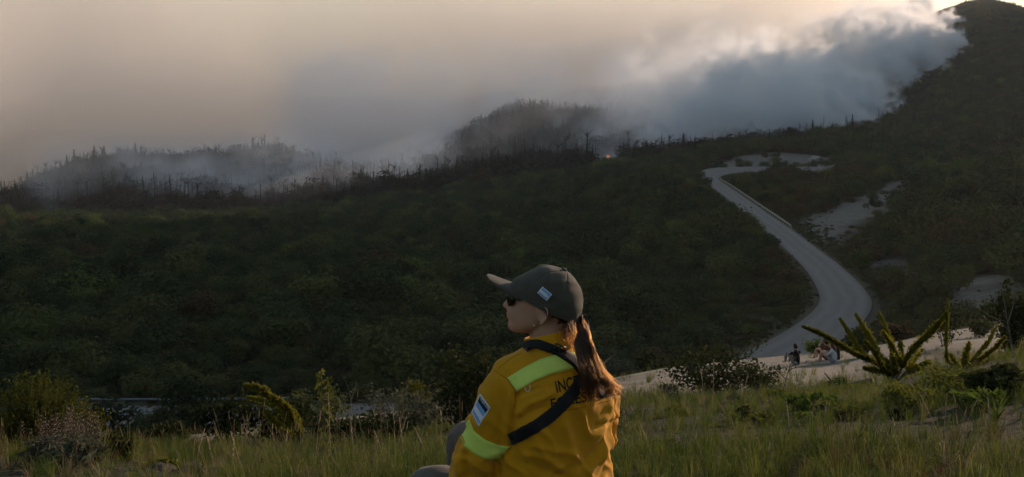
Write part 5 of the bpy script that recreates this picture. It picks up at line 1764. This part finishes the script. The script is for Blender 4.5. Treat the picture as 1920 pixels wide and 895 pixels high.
tag(lg.obj('fallen_log', M_TWIG), 'weathered fallen branch lying on the sand under the spiky shrub', 'log')

# lupins gone to seed
def lupin(px, Y, h, seed, label):
    o = ground_at_px(px, Y); e = empty('lupin', o, label, 'flower', 'lupins gone to seed')
    rr = random.Random(seed); s = Y / F
    st, sp = MB(), MB(); pc = []
    for i in range(6):
        a = rr.uniform(0, 6.28); q = rr.uniform(.02, .13)
        tp = Vector((math.cos(a) * q, math.sin(a) * q, h * s * rr.uniform(.7, 1)))
        st.tube([(0, 0, -.03), tp * .5 + Vector((0, 0, .02)), tp], [.004, .003, .002], 4)
        for k in range(34):
            t = k / 34; aa = k * 2.4
            p = tp + Vector((math.cos(aa) * .014 * (1.1 - t), math.sin(aa) * .014 * (1.1 - t), t * .17 - .08))
            d = Vector((math.cos(aa), math.sin(aa), .7)) * .010
            sp.tube([p, p + d], [.0034, .0015], 3, cap=False)
        for k in range(7):
            z = rr.uniform(.1, .75); b = tp * z
            a2 = rr.uniform(0, 6.28)
            for f in range(6):
                pc.append(tuple(b + Vector((math.cos(a2) * .05 + math.cos(f) * .03, math.sin(a2) * .05 + math.sin(f) * .03, .01))))
    st.obj('stems', M_GREY, e); sp.obj('seed_spikes', M_PINK, e)
    pc = np.array(pc)
    quads_obj('leaves', pc, unit(rand_dirs(NR, len(pc)) + np.array([0, 0, 1.])), .040 * NR.uniform(.7, 1.2, len(pc)), NR.random(len(pc)), M_GREY, e, 2.4)
for k, (px, Y, h) in enumerate(((62, 7, 70), (82, 6.6, 80), (104, 6.8, 84), (122, 6.4, 92), (140, 6.6, 80), (96, 6.0, 70), (126, 5.8, 84))):
    lupin(px, Y, h, 60 + k, 'tall lupin with pinkish grey seed spikes in the clump by the broom')

# ------------------------------------------------------------------ grass
def grass_mat(name, stops):
    t = NT(name, 0.75, 0.15)
    oi = t.node('ShaderNodeObjectInfo')
    f = t.math('ADD', t.math('MULTIPLY', oi.outputs['Random'], 0.65), t.math('MULTIPLY', t.attr('tone'), 0.35))
    c = t.ramp(f, stops)
    t.color(c)
    tr = t.node('ShaderNodeBsdfTranslucent'); t.l.new(c, tr.inputs['Color'])
    mx = t.node('ShaderNodeMixShader'); mx.inputs[0].default_value = 0.35
    t.l.new(t.b.outputs[0], mx.inputs[1]); t.l.new(tr.outputs[0], mx.inputs[2]); t.l.new(mx.outputs[0], t.out.inputs['Surface'])
    return t.mat
M_GRASS = grass_mat('green_grass', [(0.0, (0.032, 0.050, 0.010)), (0.45, (0.090, 0.122, 0.018)), (0.8, (0.175, 0.180, 0.032)), (1.0, (0.28, 0.23, 0.080))])
M_STRAW = grass_mat('dry_grass', [(0.0, (0.11, 0.075, 0.035)), (0.5, (0.20, 0.150, 0.075)), (1.0, (0.33, 0.26, 0.15))])
M_REED = grass_mat('reddish_grass', [(0.0, (0.085, 0.040, 0.018)), (0.6, (0.13, 0.075, 0.030)), (1.0, (0.17, 0.12, 0.05))])

def tuft_mesh(name, seed, nb, h, spread, wd, mat, droop=0.35, heads=0):
    rr = random.Random(seed); m = MB()
    for i in range(nb):
        a = rr.uniform(0, 6.28); r0 = spread * .25 * rr.random()
        b = Vector((math.cos(a) * r0, math.sin(a) * r0, -.02))
        a2 = a + rr.gauss(0, .8); hh = h * rr.uniform(.45, 1.0)
        d = Vector((math.cos(a2), math.sin(a2), 0))
        out = spread * rr.uniform(.2, 1)
        side = Vector((-d.y, d.x, 0)) * wd * rr.uniform(.6, 1.2) * .5
        ps = [b, b + d * out * .25 + UP * hh * .45, b + d * out * .65 + UP * hh * .85, b + d * out * 1.2 + UP * hh * (1.0 - droop * rr.random())]
        ws = [1, .9, .6, .12]
        vs = [q for p, k in zip(ps, ws) for q in (p - side * k, p + side * k)]
        m.add(vs, [(0, 1, 3, 2), (2, 3, 5, 4), (4, 5, 7, 6)], 0, rr.random())
    for i in range(heads):
        a = rr.uniform(0, 6.28); d = Vector((math.cos(a), math.sin(a), 0)); hh = h * rr.uniform(1.1, 1.7)
        tp = d * spread * rr.uniform(.3, .9) + UP * hh
        m.tube([(0, 0, 0), tp * .55 + UP * .05 * h, tp], [wd * .35, wd * .3, wd * .22], 3, cap=False, c=1.0)
        m.tube([tp, tp + d * .02 + UP * .06], [wd * 1.1, wd * .3], 4, cap=False, c=1.0)
    return m.mesh(name, mat)
TUFTS = [tuft_mesh('tuft', 200 + k, 34, .26 + .05 * k, .16, .0042, M_GRASS) for k in range(4)] + \
        [tuft_mesh('tuft', 210 + k, 26, .28, .18, .0036, M_STRAW, .5, 3) for k in range(3)] + \
        [tuft_mesh('tuft', 220 + k, 26, .26, .12, .0036, M_REED, .3, 2) for k in range(2)] + \
        [tuft_mesh('tuft', 230 + k, 30, .12, .18, .0040, M_STRAW, .8) for k in range(2)]
rg = np.random.default_rng(90)
x, y = [], []
for (y0, y1, st) in ((2.2, 6, .065), (6, 10, .09), (10, 15, .14), (15, 24, .27), (24, 72, .6)):
    a, b = jitter_grid(-.66 * y1, .78 * y1, y0, y1, st, rg)
    k = (a / b > -.66) & (a / b < .78)
    x.append(a[k]); y.append(b[k])
x, y = np.concatenate(x), np.concatenate(y)
sa, gr, ve, bu = masks(x, y)
u = 960 + F * x / y
cov = vnoise(x, y, 1.6, 33, 4); dry = vnoise(x, y, 2.3, 34, 3); red = vnoise(x, y, 1.4, 35, 3)
bare_l = sstep(420, 250, u) * sstep(8.5, 6.5, y) * 0.55                 # broken soil at lower left
k = (rg.random(len(x)) < np.clip(.60 + 1.3 * cov - bare_l, .04, 1)) & (sa < .35 + .25 * rg.random(len(x)))
k |= (sa > .5) & (rg.random(len(x)) < .05 + .12 * (cov > .15)) & (y > 14)
k &= ~((np.abs(x - 0.11) < .28) & (np.abs(y - 3.35) < .30)) & ~((np.abs(x + 0.18) < .22) & (y < 3.8) & (y > 2.9))
x, y, u, cov, dry, red = (a[k] for a in (x, y, u, cov, dry, red))
z = ground(x, y)
sa_ = masks(x, y)[0]
q = rg.random(len(x))
pk = rg.integers(0, 4, len(x))
pk = np.where(q < .13 + .5 * np.clip(dry, -.3, 1), 4 + rg.integers(0, 3, len(x)), pk)
pk = np.where((red > .28) & (q > .55), 7 + rg.integers(0, 2, len(x)), pk)
pk = np.where((dry > .12) & (rg.random(len(x)) < .35), 9 + rg.integers(0, 2, len(x)), pk)
pk = np.where((sa_ > .5), rg.choice([0, 1, 2, 3, 9], len(x)), pk)
sc = np.clip(rg.normal(.85, .25, len(x)) * (1 + .5 * cov), .35, 1.7) * np.interp(y, [2, 6, 24, 40], [.85, 1, 1.25, 1.6])
sc *= 0.50 * np.where(y < 4.6, .8, 1.0) * np.where(masks(x, y)[0] > .5, 1.4, 1)
tilt = np.stack([rg.normal(0, .16, len(x)), rg.normal(.10, .16, len(x)), np.zeros(len(x))], 1)
scatter_object('grass', [M_GRASS], TUFTS, np.stack([x, y, z], 1), sc, sc * np.where(np.abs(dry) > .3, .8, 1), rg.uniform(0, 6.28, len(x)), pk, tilt)

# long blades and seed stalks that stand out singly
def stalk(px, Y, h, lean, seed, label, mat=M_DRY, group='dry seed stalks in the grass'):
    o = ground_at_px(px, Y); e = empty('seed_stalk', o, label, 'grass stalk', group)
    rr = random.Random(seed); s = Y / F; H_ = h * s; m = MB()
    tp = Vector((lean * s, rr.gauss(0, .04), H_)); mid = tp * .5 + Vector((-lean * s * .12, 0, .04 * H_))
    pts = [Vector(p) for p in refine([Vector((0, 0, -.03)), mid, tp], 5)]
    m.tube(pts, list(np.linspace(.0030, .0016, len(pts))), 4)
    m.obj('stem', mat, e)
    hd = MB(); d = (pts[-1] - pts[-3]).normalized()
    for k in range(16):
        t = k / 16; a = k * 2.4
        p = tp + d * (t * .085 - .03)
        hd.tube([p, p + d * .014 + Vector((math.cos(a), math.sin(a), 0)) * .0085 * (1.1 - t)], [.0030, .0010], 3, cap=False)
    hd.obj('seed_head', mat, e)
rr = random.Random(77)
for k, (px, Y, h, ln) in enumerate([(435, 6, 60, -8), (498, 7, 70, 5), (520, 6.5, 55, 3), (580, 7.5, 80, 6), (610, 7, 120, -3), (655, 6.4, 70, -5), (690, 6.0, 62, 12), (712, 6.4, 50, -10), (735, 7, 74, 16), (752, 6, 78, -6), (775, 6.2, 60, 12),
                                    (800, 5.6, 64, -18), (806, 5.4, 50, 6), (830, 6.8, 96, -4), (420, 5.2, 50, 2), (385, 5.6, 56, -4), (350, 7, 48, 6), (1180, 6.4, 62, -4), (1172, 6.8, 74, 2), (1208, 7, 60, 4), (1252, 9, 72, -6), (1262, 8.6, 84, 5),
                                    (1345, 10, 92, 2), (1330, 9.6, 80, -8), (1398, 9, 78, 8), (1430, 8, 70, 3), (1495, 6, 64, -4), (1560, 6.4, 56, 6), (1652, 6.6, 78, -3), (1660, 8, 60, 9), (1745, 7, 70, 12), (1790, 6.2, 66, 4), (1880, 6, 60, -6), (1705, 5.6, 58, -14), (1300, 5.8, 66, 18), (1230, 5.4, 62, -16)]):
    stalk(px, Y, h, ln, 300 + k, 'thin pale dry grass stalk with a seed head rising above the grass')
def blades(px, Y, h, n, label, seed, mat=M_FRESH, w=.012):
    o = ground_at_px(px, Y); e = empty('blade_clump', o, label, 'plant')
    rr = random.Random(seed); s = Y / F; H_ = h * s
    for i in range(n):
        m = MB(); a = rr.uniform(0, 6.28); d = Vector((math.cos(a), math.sin(a), 0)); out = H_ * rr.uniform(.3, .8); hh = H_ * rr.uniform(.6, 1)
        sd = Vector((-d.y, d.x, 0)) * w * rr.uniform(.7, 1.2)
        vs = []
        for t in np.linspace(0, 1, 7):
            p = d * out * t * t + UP * (hh * (1.25 * t - .35 * t ** 3) - .02)
            k = (1 - t ** 2.5) * .5 + .03
            vs += [p - sd * k, p + UP * -.25 * w * k, p + sd * k]
        fs = [(3 * j + q, 3 * j + q + 1, 3 * j + q + 4, 3 * j + q + 3) for j in range(6) for q in range(2)]
        m.add(vs, fs, 0, rr.random())
        m.obj('leaf', mat, e)
blades(1650, 5.4, 74, 22, 'clump of broad green blades at the lower edge of the grass', 401)
blades(1610, 5.2, 62, 12, 'small clump of leaning green blades next to the broad clump', 402)
blades(1890, 6.6, 84, 20, 'clump of long arching blades on the grassy bank', 403)
blades(727, 5.6, 72, 4, 'single upright green shoot in the grass near the trousers', 404, w=.008)

# clods of soil at lower left
M_SOIL = plain('dark_soil', (0.060, 0.050, 0.042), 0.95, 0.1, 0.35, 9, .6, 40)
rr = random.Random(55)
for k in range(14):
    px, Y = rr.choice([(rr.uniform(150, 420), rr.uniform(5.0, 7.4)), (rr.uniform(150, 420), rr.uniform(5.0, 6.4)), (rr.uniform(1540, 1800), rr.uniform(4.6, 6))])
    o = ground_at_px(px, Y); r = rr.uniform(.025, .07)
    bm = bmesh.new(); bmesh.ops.create_icosphere(bm, subdivisions=3, radius=1)
    for vt in bm.verts:
        nn = mnoise.noise(vt.co * 1.3 + Vector((k, 0, 0))) * .45 + mnoise.noise(vt.co * 3.4 + Vector((k, 5, 0))) * .22
        vt.co = Vector((vt.co.x * r * 1.3, vt.co.y * r, vt.co.z * r * .6)) * (1 + nn)
    me = bpy.data.meshes.new('soil_clod'); bm.to_mesh(me); bm.free(); me.materials.append(M_SOIL)
    ob = link(bpy.data.objects.new('soil_clod', me)); ob.location = o; ob.rotation_euler.z = rr.uniform(0, 6)
    tag(ob, 'rough lump of dark bare soil among the grass roots', 'soil', 'soil lumps in the grass')
# ------------------------------------------------------------------ people on the sand
def seated(px, Y, yaw, label, shirt, legs, hair, arms='knees', hat=None, long_hair=False, scale=1.0):
    o = ground_at_px(px, Y)
    f = Vector((math.sin(math.radians(yaw)), math.cos(math.radians(yaw)), 0)); s = Vector((f.y, -f.x, 0))
    def q(a, b, z): return o + (f * a + s * b + UP * z) * scale
    k = scale
    b = MB(); sh = MB(); lg_ = MB()
    spine = [(q(-.02, 0, .10), .135 * k), (q(-.05, 0, .28), .125 * k), (q(.0, 0, .45), .130 * k), (q(.04, 0, .56), .075 * k)]
    limb(b, [(p, r * .85) for p, r in spine], 14); limb(sh, spine, 14)
    limb(b, [(q(.05, 0, .56), .050 * k), (q(.07, 0, .66), .050 * k)], 10)
    limb(b, [(q(.075, 0, .68), .075 * k), (q(.085, 0, .75), .088 * k), (q(.08, 0, .80), .070 * k)], 12)
    limb(b, [(q(.165, 0, .705), .016 * k), (q(.175, 0, .715), .012 * k)], 6)                      # nose
    for d in (-1, 1):
        hip, knee, foot = q(0, .10 * d, .11), q(.40, .12 * d, .44), q(.52, .12 * d, .04)
        limb(b, [(hip, .075 * k), (knee, .055 * k), (foot, .038 * k)], 10, per=5)
        limb(b, [(foot, .038 * k), (q(.68, .13 * d, .03), .030 * k)], 8)
        limb(lg_, [(hip, .095 * k), (hip.lerp(knee, .8), .078 * k)] if legs[1] else [(hip, .095 * k), (knee, .070 * k), (knee.lerp(foot, .85), .055 * k)], 10)
        sho = q(.02, .19 * d, .50)
        if arms == 'brow' and d == -1: elb, ha = q(.26, .24 * d, .62), q(.18, .10 * d, .76)
        elif arms == 'back' and d == 1: elb, ha = q(-.12, .26 * d, .28), q(-.24, .26 * d, .04)
        else: elb, ha = q(.20, .24 * d, .34), q(.42, .08 * d, .40)
        limb(b, [(sho, .050 * k), (elb, .042 * k), (ha, .030 * k)], 10)
        hd = (ha - elb).normalized()
        for j in range(4): limb(b, [(ha + s * (.012 * (j - 1.5)), .009), (ha + hd * .07 + s * (.014 * (j - 1.5)) - UP * .015, .008)], 6, per=2)
        limb(b, [(ha, .010), (ha + hd * .03 - s * (.035 * d), .009)], 6, per=2)
        limb(sh, [(sho, .066 * k), (sho.lerp(elb, .75), .058 * k)], 10)
    limb(lg_, [(q(-.03, -.05, .10), .125 * k), (q(-.03, .05, .10), .125 * k)], 12)
    me = solid(b, .014, 2); me.materials.clear(); me.materials.append(skin.mat); me.name = 'person'
    p = link(bpy.data.objects.new('person', me)); tag(p, label, 'person', 'people sitting on the sand')
    for nm, mb, mt in (('shirt', sh, shirt), ('shorts' if legs[1] else 'trousers', lg_, legs[0])):
        m2 = solid(mb, .016, 2); m2.materials.clear(); m2.materials.append(mt)
        link(bpy.data.objects.new(nm, m2), p)
    hb = MB()
    limb(hb, [(q(.045, 0, .72), .085 * k), (q(.062, 0, .785), .095 * k), (q(.07, 0, .81), .080 * k)], 12)
    if long_hair: limb(hb, [(q(.0, 0, .76), .075 * k), (q(-.05, 0, .62), .075 * k), (q(-.09, 0, .48), .045 * k)], 10)
    hm_ = solid(hb, .014, 2); hm_.materials.clear(); hm_.materials.append(hair)
    link(bpy.data.objects.new('hair', hm_), p)
    if hat:
        ht = MB()
        loft(ht, [[q(.075 + r * math.cos(t), r * math.sin(t), z) for t in [2 * math.pi * j / 18 for j in range(18)]] for r, z in ((.17, .795), (.175, .80), (.105, .81), (.10, .86), (.06, .895), (.01, .90))])
        ht.obj('hat', hat, p)
    return p
C_BLACK = plain('black_shirt', (0.008, 0.008, 0.009), 0.9, 0.1, 0.2, 20)
C_WHITE = plain('pale_shirt', (0.42, 0.43, 0.46), 0.9, 0.1, 0.1, 20)
C_DARKG = plain('dark_olive_shirt', (0.022, 0.025, 0.016), 0.9, 0.1, 0.2, 20)
C_RUST = plain('rust_shirt', (0.075, 0.035, 0.025), 0.9, 0.1, 0.2, 20)
C_JEAN = plain('pale_denim', (0.20, 0.20, 0.21), 0.9, 0.1, 0.2, 20)
C_HAIRD = plain('dark_hair', (0.012, 0.009, 0.008), 0.7, 0.2, 0.2, 60)
C_HAIRB = plain('auburn_hair', (0.07, 0.028, 0.018), 0.7, 0.2, 0.2, 60)
seated(1502, 46, -28, 'person in a black shirt with dark hair sitting alone on the sand', C_BLACK, (C_JEAN, False), C_HAIRD)
seated(1572, 45.4, -62, 'person in a pale shirt with auburn hair and bare legs sitting on the sand', C_WHITE, (C_JEAN, True), C_HAIRB, long_hair=True)
seated(1578, 47.0, -30, 'person in a dark olive shirt sitting behind the one in the pale shirt', C_DARKG, (C_DARKG, False), C_HAIRD, scale=1.06)
seated(1561, 47.2, -50, 'person in a rust shirt and brimmed hat shading their eyes with a hand', C_RUST, (C_RUST, True), C_HAIRD, arms='brow', hat=plain('straw_hat', (0.10, 0.065, 0.045), 0.9, 0.1, 0.2, 40))

# ------------------------------------------------------------------ road rails, poles, rocks, flames
M_RAIL = NT('galvanised_steel', 0.45, 0.5); M_RAIL.color(M_RAIL.ramp(M_RAIL.noise(3, 4), [(0.3, (0.16, 0.18, 0.20)), (0.7, (0.26, 0.285, 0.31))])); M_RAIL.b.inputs['Metallic'].default_value = 0.6; M_RAIL = M_RAIL.mat
M_RAILP = plain('pale_concrete', (0.40, 0.37, 0.30), 0.9, 0.2, 0.2, 2)
def rail(name, u0, u1, ymin, ymax, side, label, mat, zh, bh, step=4.0):
    tan = np.gradient(ROADC[:, :2], axis=0); tan /= np.linalg.norm(tan, axis=1, keepdims=True)
    nor = np.stack([tan[:, 1], -tan[:, 0]], 1)
    u = 960 + F * ROADC[:, 0] / ROADC[:, 1]
    idx = np.where((u > u0) & (u < u1) & (ROADC[:, 1] > ymin) & (ROADC[:, 1] < ymax))[0]
    off = (ROAD_HALF[idx] + 0.5) * side
    pts = np.stack([ROADC[idx, 0] + nor[idx, 0] * off, ROADC[idx, 1] + nor[idx, 1] * off, ROADC[idx, 2]], 1)
    o = Vector(pts[len(pts) // 2]); e = empty(name, o, label, 'guard rail')
    m = MB(); vs, fs = [], []
    prof = [(-.03, -bh / 2), (.03, -bh / 4), (-.01, 0), (.03, bh / 4), (-.03, bh / 2), (-.05, 0)]
    for i, p in enumerate(pts):
        nn = Vector((nor[idx[i], 0], nor[idx[i], 1], 0))
        for a, b in prof: vs.append(Vector(p) - o + nn * a + UP * (zh + b))
    k = len(prof)
    for i in range(len(pts) - 1):
        for j in range(k): fs.append((i * k + j, i * k + (j + 1) % k, (i + 1) * k + (j + 1) % k, (i + 1) * k + j))
    m.add(vs, fs); m.obj('beam', mat, e, smooth=False)
    pm = None
    for i in range(0, len(pts), int(step / 2)):
        if pm is None:
            q = MB(); q.tube([(0, 0, -.3), (0, 0, zh + bh * .3)], .07, 6); pm = q.mesh('post', mat, False)
        po = link(bpy.data.objects.new('post', pm), e); po.location = Vector(pts[i]) - o
rail('guard_rail', 60, 560, 80, 110, -1, 'thin pale blue steel guard rail along the far side of the lower road', M_RAIL, .50, .17)
rail('guard_rail', 1300, 1470, 250, 440, 1, 'pale low rail along the inner side of the road curve', M_RAILP, .55, .5)

for k, (px, Y, h) in enumerate(((1509, 640, 30), (1517, 655, 22))):
    m = MB(); H_ = h * Y / F
    m.tube([(0, 0, -.5), (0, 0, H_)], [.20, .13], 6)
    m.tube([(-1.1, 0, H_ - .8), (1.1, 0, H_ - .8)], .09, 4)
    ob = m.obj('utility_pole', M_TWIG); ob.location = ground_at_px(px, Y)
    tag(ob, ['taller thin utility pole standing at the back of the quarry floor', 'shorter utility pole beside the tall one at the quarry'][k], 'pole')

M_ROCK = plain('pale_rock', (0.30, 0.285, 0.26), 0.95, 0.15, 0.3, 1.2, .8, 6)
def rock(px, Y, r, label, seed):
    bm = bmesh.new(); bmesh.ops.create_icosphere(bm, subdivisions=4, radius=1)
    for vt in bm.verts:
        c = vt.co.copy()
        nn = mnoise.noise(c * 1.2 + Vector((seed, 0, 0))) * .5 + mnoise.noise(c * 3 + Vector((seed, 3, 0))) * .22 + mnoise.noise(c * 8) * .07
        vt.co = Vector((c.x * r * 1.35, c.y * r, c.z * r * .75)) * (1 + nn)
    me = bpy.data.meshes.new('rock'); bm.to_mesh(me); bm.free(); me.materials.append(M_ROCK)
    ob = link(bpy.data.objects.new('rock', me)); ob.location = ground_at_px(px, Y) + UP * r * .3
    tag(ob, label, 'rock')
rock(1738, 205, 1.5, 'pale boulder showing among the dark shrubs of the right slope', 2)
rock(1310, 48, .26, 'small pale stone on the crest of the dune behind the thorny bush', 4)
rock(1530, 560, 2.4, 'pale earth mound beside the quarry under the smoke', 6)
rock(1548, 690, 4.5, 'pale rocky outcrop at the foot of the smoking mountain', 8)
rock(1505, 720, 4.0, 'pinkish pale outcrop above the quarry, left of the other', 9)

M_FLAME = bpy.data.materials.new('flame'); M_FLAME.use_nodes = True
_n = M_FLAME.node_tree.nodes
_e = _n.new('ShaderNodeEmission'); _e.inputs['Color'].default_value = (1.0, 0.20, 0.03, 1); _e.inputs['Strength'].default_value = 1.5
_n.remove(_n['Principled BSDF']); M_FLAME.node_tree.links.new(_e.outputs[0], _n['Material Output'].inputs['Surface'])
def flame(px, Y, h, label, seed):
    rr = random.Random(seed); m = MB()
    for i in range(6):
        x = rr.uniform(-.35, .35) * h; hh = h * rr.uniform(.5, 1)
        m.tube([(x, rr.uniform(-.2, .2) * h, 0), (x + .05 * h, 0, hh * .3), (x + rr.uniform(0, .25) * h, 0, hh * .65), (x + rr.uniform(.1, .5) * h, 0, hh)], [.10 * h, .16 * h, .10 * h, .01 * h], 6)
    ob = m.obj('flame', M_FLAME); ob.location = ground_at_px(px, Y) + UP * 1.6
    tag(ob, label, 'fire')
flame(1140, FLAME_Y - 12, 2.9, 'small orange flame burning between the charred trees', 1)
flame(1596, 680, 1.3, 'tiny bright flame at the foot of the dark mountain slope', 2)
